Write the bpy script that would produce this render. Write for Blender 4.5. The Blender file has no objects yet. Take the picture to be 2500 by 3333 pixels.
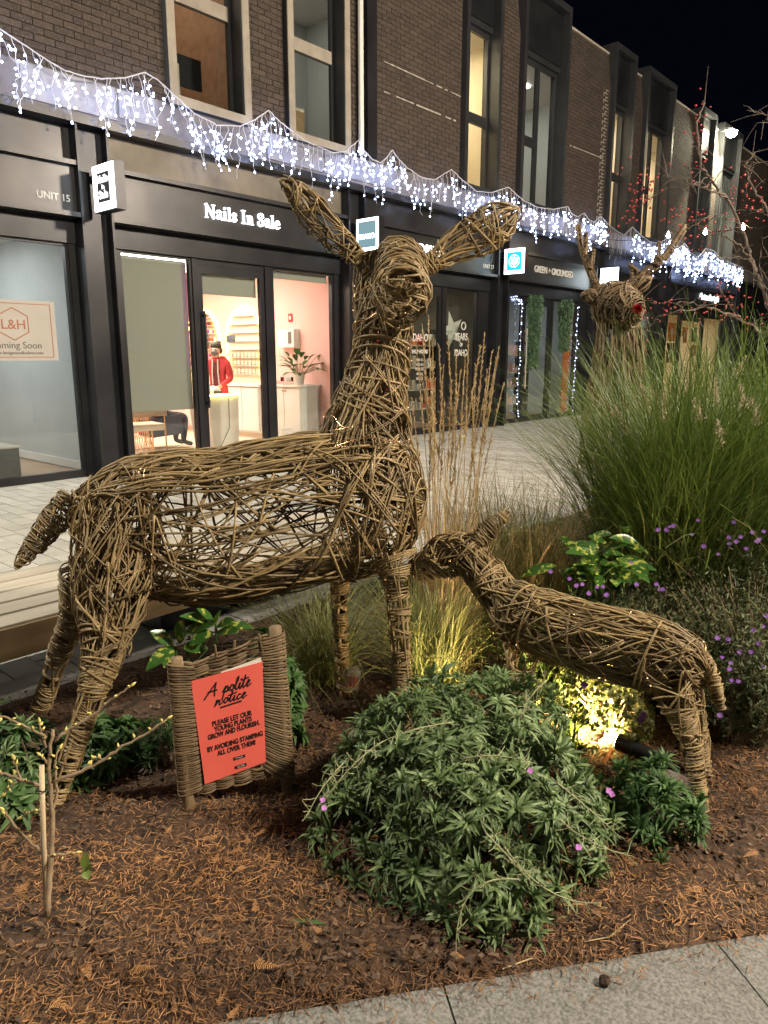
import bpy, math, random
import numpy as np
from mathutils import Vector, Matrix
random.seed(11)
rng = np.random.default_rng(11)
sc = bpy.context.scene
col = sc.collection
PI = math.pi

# ------------------------------------------------------------------ camera
F_PX = 2369.0
PITCH = math.radians(12.09)
YAW = math.radians(41.45)
EYE = 1.45
fw = np.array([math.cos(YAW)*math.cos(PITCH), math.sin(YAW)*math.cos(PITCH), -math.sin(PITCH)])
rt = np.array([math.sin(YAW), -math.cos(YAW), 0.0])
up = np.cross(rt, fw)
CAM = np.array([0.0, 0.0, EYE])
cam = bpy.data.objects.new('camera', bpy.data.cameras.new('camera'))
col.objects.link(cam)
cam.data.sensor_fit = 'HORIZONTAL'
cam.data.sensor_width = 36.0
cam.data.lens = F_PX/2500*36.0
cam.data.clip_start = 0.05
cam.data.clip_end = 600
cam.matrix_world = Matrix(((rt[0], up[0], -fw[0], CAM[0]), (rt[1], up[1], -fw[1], CAM[1]), (rt[2], up[2], -fw[2], CAM[2]), (0, 0, 0, 1)))
sc.camera = cam

# ------------------------------------------------------------------ night sky
world = bpy.data.worlds.new('World')
sc.world = world
world.use_nodes = True
wn = world.node_tree.nodes
wl = world.node_tree.links
sky = wn.new('ShaderNodeTexSky')
sky.sky_type = 'NISHITA'
sky.sun_disc = False
sky.sun_elevation = math.radians(-7)
sky.sun_rotation = math.radians(200)
navy = wn.new('ShaderNodeMix'); navy.data_type = 'RGBA'; navy.blend_type = 'ADD'; navy.inputs[0].default_value = 1.0
navy.inputs[7].default_value = (0.007, 0.010, 0.022, 1)      # town glow on the night sky
wl.new(sky.outputs[0], navy.inputs[6]); wl.new(navy.outputs[2], wn['Background'].inputs['Color'])
wn['Background'].inputs['Strength'].default_value = 0.12
# weak wide sun added as soft fill, like town glow
moon = bpy.data.objects.new('moon', bpy.data.lights.new('moon', 'SUN'))
col.objects.link(moon)
moon.data.energy = 0.22
moon.data.angle = math.radians(110)
moon.data.color = (1.0, 0.93, 0.82)
moon.rotation_euler = (math.radians(48), 0, math.radians(-32))
sc.view_settings.view_transform = 'Standard'
sc.view_settings.look = 'None'
sc.view_settings.gamma = 1.0
sc.view_settings.exposure = 0.3
sc.render.film_transparent = False
sc.cycles.use_denoising = True
sc.cycles.max_bounces = 8
sc.cycles.transparent_max_bounces = 12
sc.cycles.sample_clamp_indirect = 4.0
sc.cycles.sample_clamp_direct = 0.0
sc.cycles.caustics_reflective = False
sc.cycles.caustics_refractive = False

# ------------------------------------------------------------------ pixel -> place
K = 1.507          # the 1659-wide preview scale -> 2500-wide photograph
def ray(u, v):
    return fw + rt*(u-1250)/F_PX + up*(1666.5-v)/F_PX
def onz(u, v, z=0.0):
    d = ray(u, v); return CAM + d*((z-EYE)/d[2])
def ony(u, v, y):
    d = ray(u, v); return CAM + d*(y/d[1])
def onx(u, v, x):
    d = ray(u, v); return CAM + d*(x/d[0])
def P(u, v, D):
    return CAM + ray(u*K, v*K)*D
def G(u, v, z=0.0):
    return onz(u*K, v*K, z)
def nrm(a):
    a = np.asarray(a, float)
    return a/np.maximum(np.linalg.norm(a, axis=-1, keepdims=True), 1e-9)

# ------------------------------------------------------------------ mesh builder
class MB:
    def __init__(s):
        s.v = []; s.f = []; s.r = []; s.n = 0
    def add(s, v, f, r=0.5):
        v = np.asarray(v, float).reshape(-1, 3)
        s.v.append(v)
        r = np.broadcast_to(np.asarray(r, float), (len(v),)) if np.ndim(r) <= 1 and np.size(r) in (1, len(v)) else np.asarray(r).reshape(-1)
        s.r.append(r)
        if isinstance(f, np.ndarray):
            s.f.append(f+s.n)
        else:
            by = {}
            for q in f: by.setdefault(len(q), []).append(q)
            for q in by.values(): s.f.append(np.array(q)+s.n)
        s.n += len(v)
        return s
    def box(s, a, b, r=0.5):
        x0, y0, z0 = [min(p, q) for p, q in zip(a, b)]; x1, y1, z1 = [max(p, q) for p, q in zip(a, b)]
        v = [(x0,y0,z0),(x1,y0,z0),(x1,y1,z0),(x0,y1,z0),(x0,y0,z1),(x1,y0,z1),(x1,y1,z1),(x0,y1,z1)]
        return s.add(v, np.array([(0,3,2,1),(4,5,6,7),(0,1,5,4),(1,2,6,5),(2,3,7,6),(3,0,4,7)]), r)
    def obox(s, c, ax, h, r=0.5):
        c = np.asarray(c, float); ax = [np.asarray(a, float)*q for a, q in zip(ax, h)]
        v = [c+i*ax[0]+j*ax[1]+k*ax[2] for k in (-1, 1) for i, j in ((-1,-1),(1,-1),(1,1),(-1,1))]
        return s.add(v, np.array([(0,3,2,1),(4,5,6,7),(0,1,5,4),(1,2,6,5),(2,3,7,6),(3,0,4,7)]), r)
    def frame(s, x0, x1, z0, z1, y0, y1, w, wb=None, wt=None):
        wb = w if wb is None else wb; wt = w if wt is None else wt
        s.box((x0, y0, z0), (x0+w, y1, z1)); s.box((x1-w, y0, z0), (x1, y1, z1))
        s.box((x0+w, y0, z0), (x1-w, y1, z0+wb)); s.box((x0+w, y0, z1-wt), (x1-w, y1, z1))
        return s
    def tubes(s, Pt, R, ref=None, n=6, rnd=0.5, cap=True):
        Pt = np.asarray(Pt, float); N, S, _ = Pt.shape
        R = np.broadcast_to(np.asarray(R, float), (N, S))
        T = nrm(np.gradient(Pt, axis=1))
        if ref is None:
            m = np.abs(T).mean(1)
            ref = np.eye(3)[np.argmin(m, axis=1)]
        ref = np.asarray(ref, float)
        if ref.ndim == 1: ref = np.broadcast_to(ref, (N, 3))
        if ref.ndim == 2: ref = ref[:, None, :]
        A = nrm(ref-(ref*T).sum(-1, keepdims=True)*T)
        B = np.cross(T, A)
        a = np.arange(n)*2*PI/n
        V = Pt[:, :, None, :]+R[:, :, None, None]*(A[:, :, None, :]*np.cos(a)[None, None, :, None]+B[:, :, None, :]*np.sin(a)[None, None, :, None])
        base = (np.arange(N)*S*n)[:, None, None]
        i = np.arange(S-1)[None, :, None]*n; j = np.arange(n)[None, None, :]; j2 = (j+1) % n
        q = np.stack([base+i+j, base+i+j2, base+i+n+j2, base+i+n+j], -1).reshape(-1, 4)
        rr = np.broadcast_to(np.asarray(rnd, float).reshape(-1, 1), (N, S*n)) if np.size(rnd) == N else np.full((N, S*n), float(np.mean(rnd)))
        s.v.append(V.reshape(-1, 3)); s.r.append(rr.reshape(-1)); s.f.append(q+s.n)
        if cap and n >= 3:
            c0 = base[:, 0]+np.arange(n)[None, ::-1]; c1 = base[:, 0]+(S-1)*n+np.arange(n)[None, :]
            s.f.append(c0+s.n); s.f.append(c1+s.n)
        s.n += N*S*n
        return s
    def tube(s, pts, r, n=6, ref=None, rnd=0.5):
        pts = np.asarray(pts, float)
        return s.tubes(pts[None], np.broadcast_to(np.asarray(r, float), (len(pts),))[None], None if ref is None else np.asarray(ref)[None], n, rnd)
    def ribbons(s, Pt, W, side, rnd=0.5, fold=0.0):
        """Pt N,S,3; W N,S half widths; side N,3; fold lifts the edges"""
        Pt = np.asarray(Pt, float); N, S, _ = Pt.shape
        side = np.asarray(side, float)
        if side.ndim == 2: side = side[:, None, :]
        side = np.broadcast_to(side, Pt.shape)
        W = np.broadcast_to(W, (N, S))[..., None]
        if fold:
            T = nrm(np.gradient(Pt, axis=1)); nn = np.cross(side, T)
            V = np.stack([Pt-side*W+nn*W*fold, Pt, Pt+side*W+nn*W*fold], 2); m = 3
        else:
            V = np.stack([Pt-side*W, Pt+side*W], 2); m = 2
        base = (np.arange(N)*S*m)[:, None, None]; i = np.arange(S-1)[None, :, None]*m; j = np.arange(m-1)[None, None, :]
        q = np.stack([base+i+j, base+i+j+1, base+i+m+j+1, base+i+m+j], -1).reshape(-1, 4)
        rr = np.broadcast_to(np.asarray(rnd, float).reshape(-1, 1), (N, S*m)) if np.size(rnd) == N else np.full((N, S*m), float(np.mean(rnd)))
        s.v.append(V.reshape(-1, 3)); s.r.append(rr.reshape(-1)); s.f.append(q+s.n); s.n += N*S*m
        return s
    def lathe(s, prof, c, n=12, r=0.5, axis=2):
        v = []; c = np.asarray(c, float)
        for (rad, h) in prof:
            for k in range(n):
                a = 2*PI*k/n; p = [rad*math.cos(a), rad*math.sin(a), h]
                if axis == 0: p = [h, p[0], p[1]]
                if axis == 1: p = [p[1], h, p[0]]
                v.append(c+np.array(p))
        f = []
        for i in range(len(prof)-1):
            for k in range(n):
                f.append((i*n+k, i*n+(k+1) % n, (i+1)*n+(k+1) % n, (i+1)*n+k))
        f.append(tuple(range(n))[::-1]); f.append(tuple((len(prof)-1)*n+k for k in range(n)))
        return s.add(v, f, r)
    def mesh(s, name, smooth=False):
        me = bpy.data.meshes.new(name)
        V = np.concatenate(s.v) if s.v else np.zeros((0, 3))
        me.vertices.add(len(V)); me.vertices.foreach_set('co', V.reshape(-1))
        tot = np.concatenate([np.full(len(f), f.shape[1]) for f in s.f]); idx = np.concatenate([f.reshape(-1) for f in s.f])
        st = np.concatenate([[0], np.cumsum(tot)[:-1]])
        me.loops.add(len(idx)); me.loops.foreach_set('vertex_index', idx.astype(np.int32))
        me.polygons.add(len(tot)); me.polygons.foreach_set('loop_start', st.astype(np.int32))
        try: me.polygons.foreach_set('loop_total', tot.astype(np.int32))
        except Exception: pass
        me.polygons.foreach_set('use_smooth', np.full(len(tot), bool(smooth)))
        at = me.attributes.new('rnd', 'FLOAT', 'POINT'); at.data.foreach_set('value', np.concatenate(s.r).astype(np.float32))
        me.update(calc_edges=True)
        return me
    def build(s, name, m, parent=None, smooth=False):
        return link(bpy.data.objects.new(name, mm(s.mesh(name, smooth), m)), parent)

WM = {}
def mm(me, m):
    me.materials.append(m); return me
def link(o, parent=None):
    col.objects.link(o)
    if parent is not None:
        o.parent = parent
        w = WM.get(parent.name)
        if w is not None: o.matrix_parent_inverse = w.inverted()
    return o
def tag(o, label=None, cat=None, group=None, kind=None):
    if label: o['label'] = label
    if cat: o['category'] = cat
    if group: o['group'] = group
    if kind: o['kind'] = kind
    return o
def thing(name, loc, label, cat, group=None):
    o = bpy.data.objects.new(name, None); col.objects.link(o)
    o.location = [float(q) for q in loc]; o.empty_display_size = 0.1
    WM[o.name] = Matrix.Translation(Vector([float(q) for q in loc]))
    return tag(o, label, cat, group)
def inst(name, me, M, parent=None):
    o = bpy.data.objects.new(name, me); col.objects.link(o)
    if parent is not None:
        o.parent = parent
        w = WM.get(parent.name)
        if w is not None: o.matrix_parent_inverse = w.inverted()
    o.matrix_basis = M
    return o
def baked(name, me, Mx, parent):
    me.transform(Mx)      # keeps the shear of a slanted sheet
    return link(bpy.data.objects.new(name, me), parent)
def basis(x, y, z, t):
    return Matrix(((x[0], y[0], z[0], t[0]), (x[1], y[1], z[1], t[1]), (x[2], y[2], z[2], t[2]), (0, 0, 0, 1)))

# ------------------------------------------------------------------ materials
def mat(name, c1, c2=None, rough=0.6, scale=8.0, bump=0.0, metal=0.0, rv=0.0, nf=1.0, bscale=None, spec=0.5, trans=0.0, detail=4.0, aniso=None, c3=None):
    """noise mix of c1/c2; attribute 'rnd' pulls the mix by rv; c3 sparse blotches"""
    m = bpy.data.materials.new(name); m.use_nodes = True
    nt = m.node_tree; N = nt.nodes; L = nt.links; b = N['Principled BSDF']
    b.inputs['Roughness'].default_value = rough; b.inputs['Metallic'].default_value = metal
    b.inputs['Specular IOR Level'].default_value = spec
    if c2 is None: c2 = c1
    tc = N.new('ShaderNodeTexCoord'); mp = N.new('ShaderNodeMapping'); L.new(tc.outputs['Object'], mp.inputs[0])
    if aniso: mp.inputs['Scale'].default_value = aniso
    no = N.new('ShaderNodeTexNoise'); no.inputs['Scale'].default_value = scale; no.inputs['Detail'].default_value = detail
    L.new(mp.outputs[0], no.inputs[0])
    st = N.new('ShaderNodeMapRange'); st.inputs[1].default_value = 0.32; st.inputs[2].default_value = 0.68
    L.new(no.outputs[0], st.inputs[0])
    at = N.new('ShaderNodeAttribute'); at.attribute_name = 'rnd'
    mx = N.new('ShaderNodeMix'); mx.data_type = 'FLOAT'; mx.inputs[0].default_value = rv
    L.new(st.outputs[0], mx.inputs[2]); L.new(at.outputs['Fac'], mx.inputs[3])
    mc = N.new('ShaderNodeMix'); mc.data_type = 'RGBA'
    mc.inputs[6].default_value = (*c1, 1); mc.inputs[7].default_value = (*c2, 1)
    L.new(mx.outputs[0], mc.inputs[0])
    outc = mc.outputs[2]
    if c3:
        n3 = N.new('ShaderNodeTexNoise'); n3.inputs['Scale'].default_value = scale*3.1; n3.inputs['Detail'].default_value = 2; L.new(mp.outputs[0], n3.inputs[0])
        r3 = N.new('ShaderNodeMapRange'); r3.inputs[1].default_value = 0.56; r3.inputs[2].default_value = 0.61; L.new(n3.outputs[0], r3.inputs[0])
        m3 = N.new('ShaderNodeMix'); m3.data_type = 'RGBA'; m3.inputs[7].default_value = (*c3, 1)
        L.new(r3.outputs[0], m3.inputs[0]); L.new(outc, m3.inputs[6]); outc = m3.outputs[2]
    L.new(outc, b.inputs['Base Color'])
    if bump:
        n2 = N.new('ShaderNodeTexNoise'); n2.inputs['Scale'].default_value = bscale or scale*3; n2.inputs['Detail'].default_value = 5
        L.new(mp.outputs[0], n2.inputs[0])
        bp = N.new('ShaderNodeBump'); bp.inputs['Strength'].default_value = bump; bp.inputs['Distance'].default_value = 0.01
        L.new(n2.outputs[0], bp.inputs['Height']); L.new(bp.outputs[0], b.inputs['Normal'])
    if trans:
        tr = N.new('ShaderNodeBsdfTranslucent'); L.new(outc, tr.inputs[0])
        ms = N.new('ShaderNodeMixShader'); ms.inputs[0].default_value = trans
        L.new(b.outputs[0], ms.inputs[1]); L.new(tr.outputs[0], ms.inputs[2])
        L.new(ms.outputs[0], N['Material Output'].inputs[0])
    return m
def emit(name, c, s):
    m = bpy.data.materials.new(name); m.use_nodes = True
    N = m.node_tree.nodes; N.remove(N['Principled BSDF'])
    e = N.new('ShaderNodeEmission'); e.inputs[0].default_value = (*c, 1); e.inputs[1].default_value = s
    m.node_tree.links.new(e.outputs[0], N['Material Output'].inputs[0])
    return m
def glass(name, tint=(0.93, 0.96, 0.95), rough=0.0, extra=0.0):
    m = bpy.data.materials.new(name); m.use_nodes = True
    nt = m.node_tree; N = nt.nodes; L = nt.links; N.remove(N['Principled BSDF'])
    t = N.new('ShaderNodeBsdfTransparent'); t.inputs[0].default_value = (*tint, 1)
    g = N.new('ShaderNodeBsdfGlossy'); g.inputs['Roughness'].default_value = rough
    fr = N.new('ShaderNodeLayerWeight'); fr.inputs[0].default_value = 0.5
    pw_ = N.new('ShaderNodeMath'); pw_.operation = 'POWER'; pw_.inputs[1].default_value = 5.0; L.new(fr.outputs['Facing'], pw_.inputs[0])
    ad = N.new('ShaderNodeMath'); ad.operation = 'MULTIPLY_ADD'; ad.inputs[1].default_value = 0.9; ad.inputs[2].default_value = 0.04+extra; L.new(pw_.outputs[0], ad.inputs[0])
    ms = N.new('ShaderNodeMixShader'); L.new(ad.outputs[0], ms.inputs[0]); L.new(t.outputs[0], ms.inputs[1]); L.new(g.outputs[0], ms.inputs[2])
    L.new(ms.outputs[0], N['Material Output'].inputs[0])
    return m

M = {}
M['steel'] = mat('dark_steel', (0.020, 0.021, 0.025), (0.036, 0.037, 0.042), 0.36, 2.0, 0.02, 0.45)
M['panel'] = mat('fascia_metal', (0.034, 0.035, 0.039), (0.062, 0.061, 0.063), 0.34, 1.6, 0.015, 0.55)
M['panel2'] = mat('weathered_panel', (0.13, 0.115, 0.09), (0.22, 0.19, 0.145), 0.55, 3.0, 0.08, 0.2)
M['bayframe'] = mat('bay_metal', (0.032, 0.034, 0.038), (0.045, 0.047, 0.052), 0.45, 3.0, 0.01, 0.3)
M['stoneframe'] = mat('stone_surround', (0.29, 0.26, 0.215), (0.38, 0.34, 0.285), 0.8, 5.0, 0.05)
M['band'] = mat('parapet_band', (0.11, 0.10, 0.10), (0.22, 0.20, 0.195), 0.65, 1.8, 0.1, 0.0, aniso=(1, 1, 0.4))
M['lead'] = mat('band_flashing', (0.20, 0.20, 0.22), (0.29, 0.29, 0.32), 0.5, 4.0, 0.05, 0.3)
M['brick'] = mat('brown_brick', (0.036, 0.027, 0.022), (0.092, 0.068, 0.054), 0.85, 14, 0.25, rv=0.65, c3=(0.105, 0.088, 0.074))
M['mortar'] = mat('dark_mortar', (0.030, 0.024, 0.020), (0.045, 0.037, 0.030), 0.95, 10, 0.2)
M['lime'] = mat('lime_residue', (0.42, 0.39, 0.34), (0.58, 0.54, 0.48), 0.9, 10, 0.2)
M['coping'] = mat('coping_metal', (0.45, 0.41, 0.34), (0.55, 0.50, 0.42), 0.5, 4)
M['paver'] = mat('grey_paver', (0.29, 0.285, 0.26), (0.46, 0.45, 0.41), 0.85, 6, 0.15, rv=0.6)
M['joint'] = mat('paving_joint', (0.055, 0.052, 0.046), (0.085, 0.080, 0.072), 0.95, 20, 0.1)
M['kerb'] = mat('kerb_stone', (0.24, 0.245, 0.245), (0.34, 0.345, 0.34), 0.85, 12, 0.15, rv=0.5)
M['granite'] = mat('granite_slab', (0.065, 0.064, 0.060), (0.200, 0.196, 0.185), 0.85, 130, 0.25, rv=0.15, detail=6, bscale=120)
M['asphalt'] = mat('asphalt', (0.04, 0.04, 0.04), (0.06, 0.06, 0.06), 0.9, 40, 0.2)
M['soil'] = mat('bark_soil', (0.022, 0.012, 0.007), (0.075, 0.038, 0.018), 0.95, 26, 1.0, bscale=60)
M['needle'] = mat('fallen_needles', (0.055, 0.026, 0.012), (0.48, 0.235, 0.085), 0.75, 3, rv=0.85)
M['chip'] = mat('bark_chip', (0.032, 0.020, 0.013), (0.165, 0.100, 0.060), 0.85, 30, 0.3, rv=0.7)
M['willow'] = mat('willow_rod', (0.075, 0.049, 0.022), (0.38, 0.275, 0.135), 0.50, 9, 0.25, rv=0.65, spec=0.4)
M['willow2'] = mat('grey_willow', (0.075, 0.049, 0.027), (0.215, 0.148, 0.082), 0.6, 9, 0.25, rv=0.7, spec=0.3)
M['stakewood'] = mat('chestnut_stake', (0.13, 0.085, 0.045), (0.24, 0.165, 0.09), 0.8, 10, 0.3, aniso=(6, 6, 1))
M['cane'] = mat('bamboo_cane', (0.42, 0.32, 0.20), (0.55, 0.44, 0.29), 0.6, 8)
M['twig'] = mat('grey_twig', (0.16, 0.11, 0.065), (0.32, 0.235, 0.15), 0.8, 25, 0.3, rv=0.4)
M['bud'] = mat('yellow_bud', (0.55, 0.46, 0.12), (0.70, 0.60, 0.22), 0.5, 20)
M['bark'] = mat('dark_branch', (0.065, 0.048, 0.036), (0.13, 0.10, 0.078), 0.85, 25, 0.3)
M['berry'] = mat('red_berry', (0.26, 0.012, 0.018), (0.42, 0.04, 0.035), 0.4, 20, rv=0.5)
M['wall_leaf'] = mat('grey_green_leaf', (0.046, 0.098, 0.027), (0.185, 0.260, 0.105), 0.55, 6, rv=0.8, trans=0.15)
M['green_leaf'] = mat('green_leaf', (0.028, 0.078, 0.018), (0.085, 0.17, 0.042), 0.6, 6, rv=0.7, trans=0.18)
M['aucuba'] = mat('spotted_leaf', (0.030, 0.095, 0.018), (0.060, 0.150, 0.028), 0.28, 14, rv=0.4, trans=0.12, c3=(0.42, 0.46, 0.09))
M['grass'] = mat('green_grass', (0.030, 0.072, 0.012), (0.19, 0.26, 0.055), 0.5, 2, rv=0.85, trans=0.25)
M['sedge'] = mat('olive_sedge', (0.060, 0.095, 0.022), (0.30, 0.285, 0.10), 0.5, 2, rv=0.85, trans=0.25)
M['tan'] = mat('dry_straw', (0.30, 0.20, 0.09), (0.58, 0.45, 0.25), 0.7, 3, rv=0.7, trans=0.15)
M['plume'] = mat('grass_plume', (0.42, 0.35, 0.24), (0.66, 0.58, 0.44), 0.8, 9, rv=0.6, trans=0.3)
M['aster'] = mat('dull_aster_leaf', (0.040, 0.060, 0.022), (0.115, 0.135, 0.055), 0.7, 6, rv=0.7, trans=0.1)
M['purple'] = mat('purple_petal', (0.17, 0.06, 0.34), (0.33, 0.15, 0.52), 0.5, 9, rv=0.6, trans=0.2)
M['mauve'] = mat('mauve_petal', (0.42, 0.14, 0.50), (0.60, 0.26, 0.68), 0.5, 9, trans=0.2)
M['seed'] = mat('seed_stem', (0.17, 0.20, 0.09), (0.36, 0.36, 0.20), 0.7, 9, rv=0.5)
M['fir'] = mat('fir_needle', (0.045, 0.105, 0.055), (0.15, 0.26, 0.15), 0.55, 5, rv=0.8)
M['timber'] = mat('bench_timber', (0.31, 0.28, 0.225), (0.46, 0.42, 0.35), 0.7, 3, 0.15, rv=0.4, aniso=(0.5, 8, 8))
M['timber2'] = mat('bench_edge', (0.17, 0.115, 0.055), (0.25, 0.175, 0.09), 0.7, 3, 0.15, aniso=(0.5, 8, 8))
M['navy'] = mat('navy_metal', (0.010, 0.013, 0.022), (0.016, 0.02, 0.032), 0.5, 4)
M['poster'] = mat('coral_poster', (0.78, 0.125, 0.095), (0.83, 0.15, 0.115), 0.55, 5, 0.04)
M['ink'] = mat('black_ink', (0.012, 0.010, 0.012), None, 0.6)
M['paper'] = mat('white_paper', (0.70, 0.68, 0.62), (0.78, 0.76, 0.70), 0.6, 6)
M['plastic'] = glass('clear_plastic', (0.88, 0.88, 0.86), 0.15, 0.10)
_n = M['plastic'].node_tree; _d = _n.nodes.new('ShaderNodeBsdfDiffuse'); _d.inputs[0].default_value = (.75, .74, .70, 1); _x = _n.nodes.new('ShaderNodeMixShader'); _x.inputs[0].default_value = .13
_n.links.new(_n.nodes['Material Output'].inputs[0].links[0].from_socket, _x.inputs[1]); _n.links.new(_d.outputs[0], _x.inputs[2]); _n.links.new(_x.outputs[0], _n.nodes['Material Output'].inputs[0])
M['red'] = mat('red_plastic', (0.55, 0.03, 0.03), (0.62, 0.05, 0.05), 0.4)
M['black'] = mat('black_plastic', (0.007, 0.007, 0.008), (0.012, 0.012, 0.012), 0.6, 9, spec=0.25)
M['copper'] = mat('copper_wire', (0.75, 0.42, 0.22), None, 0.3, metal=0.9)
M['white'] = mat('white_paint', (0.74, 0.73, 0.70), (0.78, 0.77, 0.74), 0.5, 3)
M['greywall'] = mat('grey_room', (0.55, 0.57, 0.57), (0.60, 0.62, 0.62), 0.8, 2)
M['cream'] = mat('cream_room', (0.70, 0.63, 0.50), (0.75, 0.68, 0.55), 0.8, 2)
M['pinkwall'] = mat('pale_pink_wall', (0.80, 0.49, 0.45), (0.82, 0.53, 0.49), 0.7, 2)
M['darkwall'] = mat('dark_shop_wall', (0.10, 0.095, 0.085), (0.17, 0.16, 0.14), 0.8, 2)
M['woodfloor'] = mat('oak_floor', (0.42, 0.27, 0.16), (0.52, 0.35, 0.22), 0.45, 4, aniso=(1, 12, 1))
M['charcoal'] = mat('charcoal_box', (0.025, 0.026, 0.028), (0.035, 0.036, 0.038), 0.5)
M['blind'] = mat('roller_blind', (0.52, 0.53, 0.48), (0.56, 0.57, 0.52), 0.85, 60, trans=0.30)
M['orange'] = mat('orange_panel', (0.72, 0.16, 0.04), (0.80, 0.24, 0.07), 0.5)
M['brickpaint'] = mat('interior_brick', (0.26, 0.14, 0.09), (0.50, 0.31, 0.20), 0.9, 9, 0.5, rv=0.6)
M['card'] = mat('cardboard', (0.30, 0.20, 0.10), (0.36, 0.25, 0.13), 0.8)
M['gold'] = mat('brass_tube', (0.75, 0.55, 0.25), None, 0.25, metal=0.9)
M['cushion'] = mat('cream_cushion', (0.62, 0.52, 0.40), (0.68, 0.58, 0.46), 0.9, 9)
M['coat'] = mat('navy_coat', (0.020, 0.022, 0.040), (0.035, 0.037, 0.060), 0.7, 9, 0.3)
M['hoodie'] = mat('red_hoodie', (0.46, 0.035, 0.045), (0.60, 0.060, 0.070), 0.85, 14, 0.3)
M['apron'] = mat('maroon_apron', (0.14, 0.035, 0.035), (0.18, 0.05, 0.045), 0.7, 9)
M['skin'] = mat('skin', (0.60, 0.36, 0.25), (0.66, 0.41, 0.29), 0.55, 9)
M['hair'] = mat('dark_hair', (0.030, 0.018, 0.012), (0.06, 0.04, 0.028), 0.5, 30)
M['pot'] = mat('white_pot', (0.66, 0.60, 0.55), (0.70, 0.64, 0.59), 0.5)
M['terracotta'] = mat('leaf_orange', (0.55, 0.19, 0.05), (0.65, 0.27, 0.09), 0.6, 9, trans=0.2)
M['cable'] = mat('white_cable', (0.62, 0.62, 0.66), None, 0.5)
M['letter'] = mat('white_vinyl', (0.70, 0.70, 0.68), None, 0.5)
M['rust'] = mat('copper_print', (0.42, 0.15, 0.07), None, 0.5)
M['greyprint'] = mat('grey_print', (0.16, 0.15, 0.14), None, 0.5)
M['sticker'] = mat('frosted_sticker', (0.50, 0.47, 0.43), (0.54, 0.51, 0.47), 0.6, 3)
M['glass'] = glass('window_glass', (0.90, 0.93, 0.92), 0.0, 0.03)
M['led'] = emit('led_white', (0.46, 0.58, 1.0), 22.0)
M['ledcopper'] = emit('warm_micro_led', (1.0, 0.72, 0.40), 2.0)
M['ledblue'] = emit('led_cold', (0.50, 0.60, 1.0), 9.0)
M['signlit'] = emit('sign_white', (0.86, 0.97, 1.0), 5.5)
M['teal'] = emit('sign_teal', (0.02, 0.42, 0.55), 1.6)
M['signdark'] = emit('sign_grey', (0.22, 0.36, 0.40), 0.9)
M['litletter'] = emit('lit_letter', (0.95, 0.97, 1.0), 4.0)
M['festoon'] = emit('festoon_bulb', (1.0, 0.80, 0.48), 160.0)
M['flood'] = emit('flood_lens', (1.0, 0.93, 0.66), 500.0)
M['neonpink'] = emit('magenta_strip', (0.85, 0.03, 0.75), 2.5)
M['niche'] = emit('niche_strip', (1.0, 0.70, 0.13), 26.0)
M['spotlens'] = emit('spot_lens', (1.0, 0.84, 0.45), 60.0)

# ------------------------------------------------------------------ lettering
def text_mesh(s, size, m, ext=0.004, align='CENTER', bold=0.0, sx=1.0):
    cu = bpy.data.curves.new('lettering', 'FONT'); cu.body = s; cu.size = size; cu.extrude = ext; cu.align_x = align; cu.offset = bold
    o = bpy.data.objects.new('tmp', cu); col.objects.link(o)
    dg = bpy.context.evaluated_depsgraph_get()
    me = bpy.data.meshes.new_from_object(o.evaluated_get(dg)); bpy.data.objects.remove(o)
    if sx != 1.0: me.transform(Matrix.Diagonal((sx, 1, 1, 1)))
    me.materials.clear(); me.materials.append(m)
    return me
FACE_Y = lambda x, y, z: basis((1, 0, 0), (0, 0, 1), (0, -1, 0), (x, y, z))
FACE_X = lambda x, y, z: basis((0, -1, 0), (0, 0, 1), (-1, 0, 0), (x, y, z))
SERIF = {
 'N': (1.0, [([(.12,0),(.12,1)],.06),([(.12,1),(.82,0)],.17),([(.82,0),(.82,1)],.06),([(0,0),(.26,0)],.05),([(0,1),(.2,1)],.05),([(.68,1),(.96,1)],.05)]),
 'a': (.66, [([(.08,.48),(.16,.62),(.32,.66),(.46,.56),(.48,.1),(.6,.02)],.12),([(.48,.40),(.22,.32),(.09,.17),(.2,.02),(.46,.16)],.10)]),
 'i': (.40, [([(.2,0),(.2,.64)],.14),([(.02,.01),(.38,.01)],.05),([(.04,.63),(.2,.63)],.05),([(.19,.84),(.19,.96)],.13)]),
 'l': (.40, [([(.2,0),(.2,1)],.14),([(.02,.01),(.38,.01)],.05),([(.04,.99),(.2,.99)],.05)]),
 's': (.54, [([(.46,.50),(.36,.64),(.18,.64),(.09,.50),(.2,.38),(.38,.29),(.46,.16),(.36,.03),(.17,.02),(.06,.16)],.10)]),
 'I': (.52, [([(.25,0),(.25,1)],.17),([(.05,.01),(.45,.01)],.05),([(.05,.99),(.45,.99)],.05)]),
 'n': (.76, [([(.18,0),(.18,.64)],.14),([(.18,.48),(.34,.64),(.5,.60),(.56,.46),(.56,0)],.13),([(.02,.01),(.34,.01)],.05),([(.40,.01),(.72,.01)],.05),([(.03,.63),(.18,.63)],.05)]),
 'S': (.72, [([(.60,.72),(.52,.94),(.32,1),(.13,.90),(.10,.72),(.24,.58),(.46,.47),(.60,.30),(.52,.08),(.30,0),(.12,.08),(.06,.30)],.13)]),
 'e': (.60, [([(.1,.36),(.50,.36),(.46,.56),(.30,.65),(.14,.54),(.08,.32),(.16,.08),(.32,.01),(.52,.13)],.11)]),
 ' ': (.36, [])}
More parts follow.
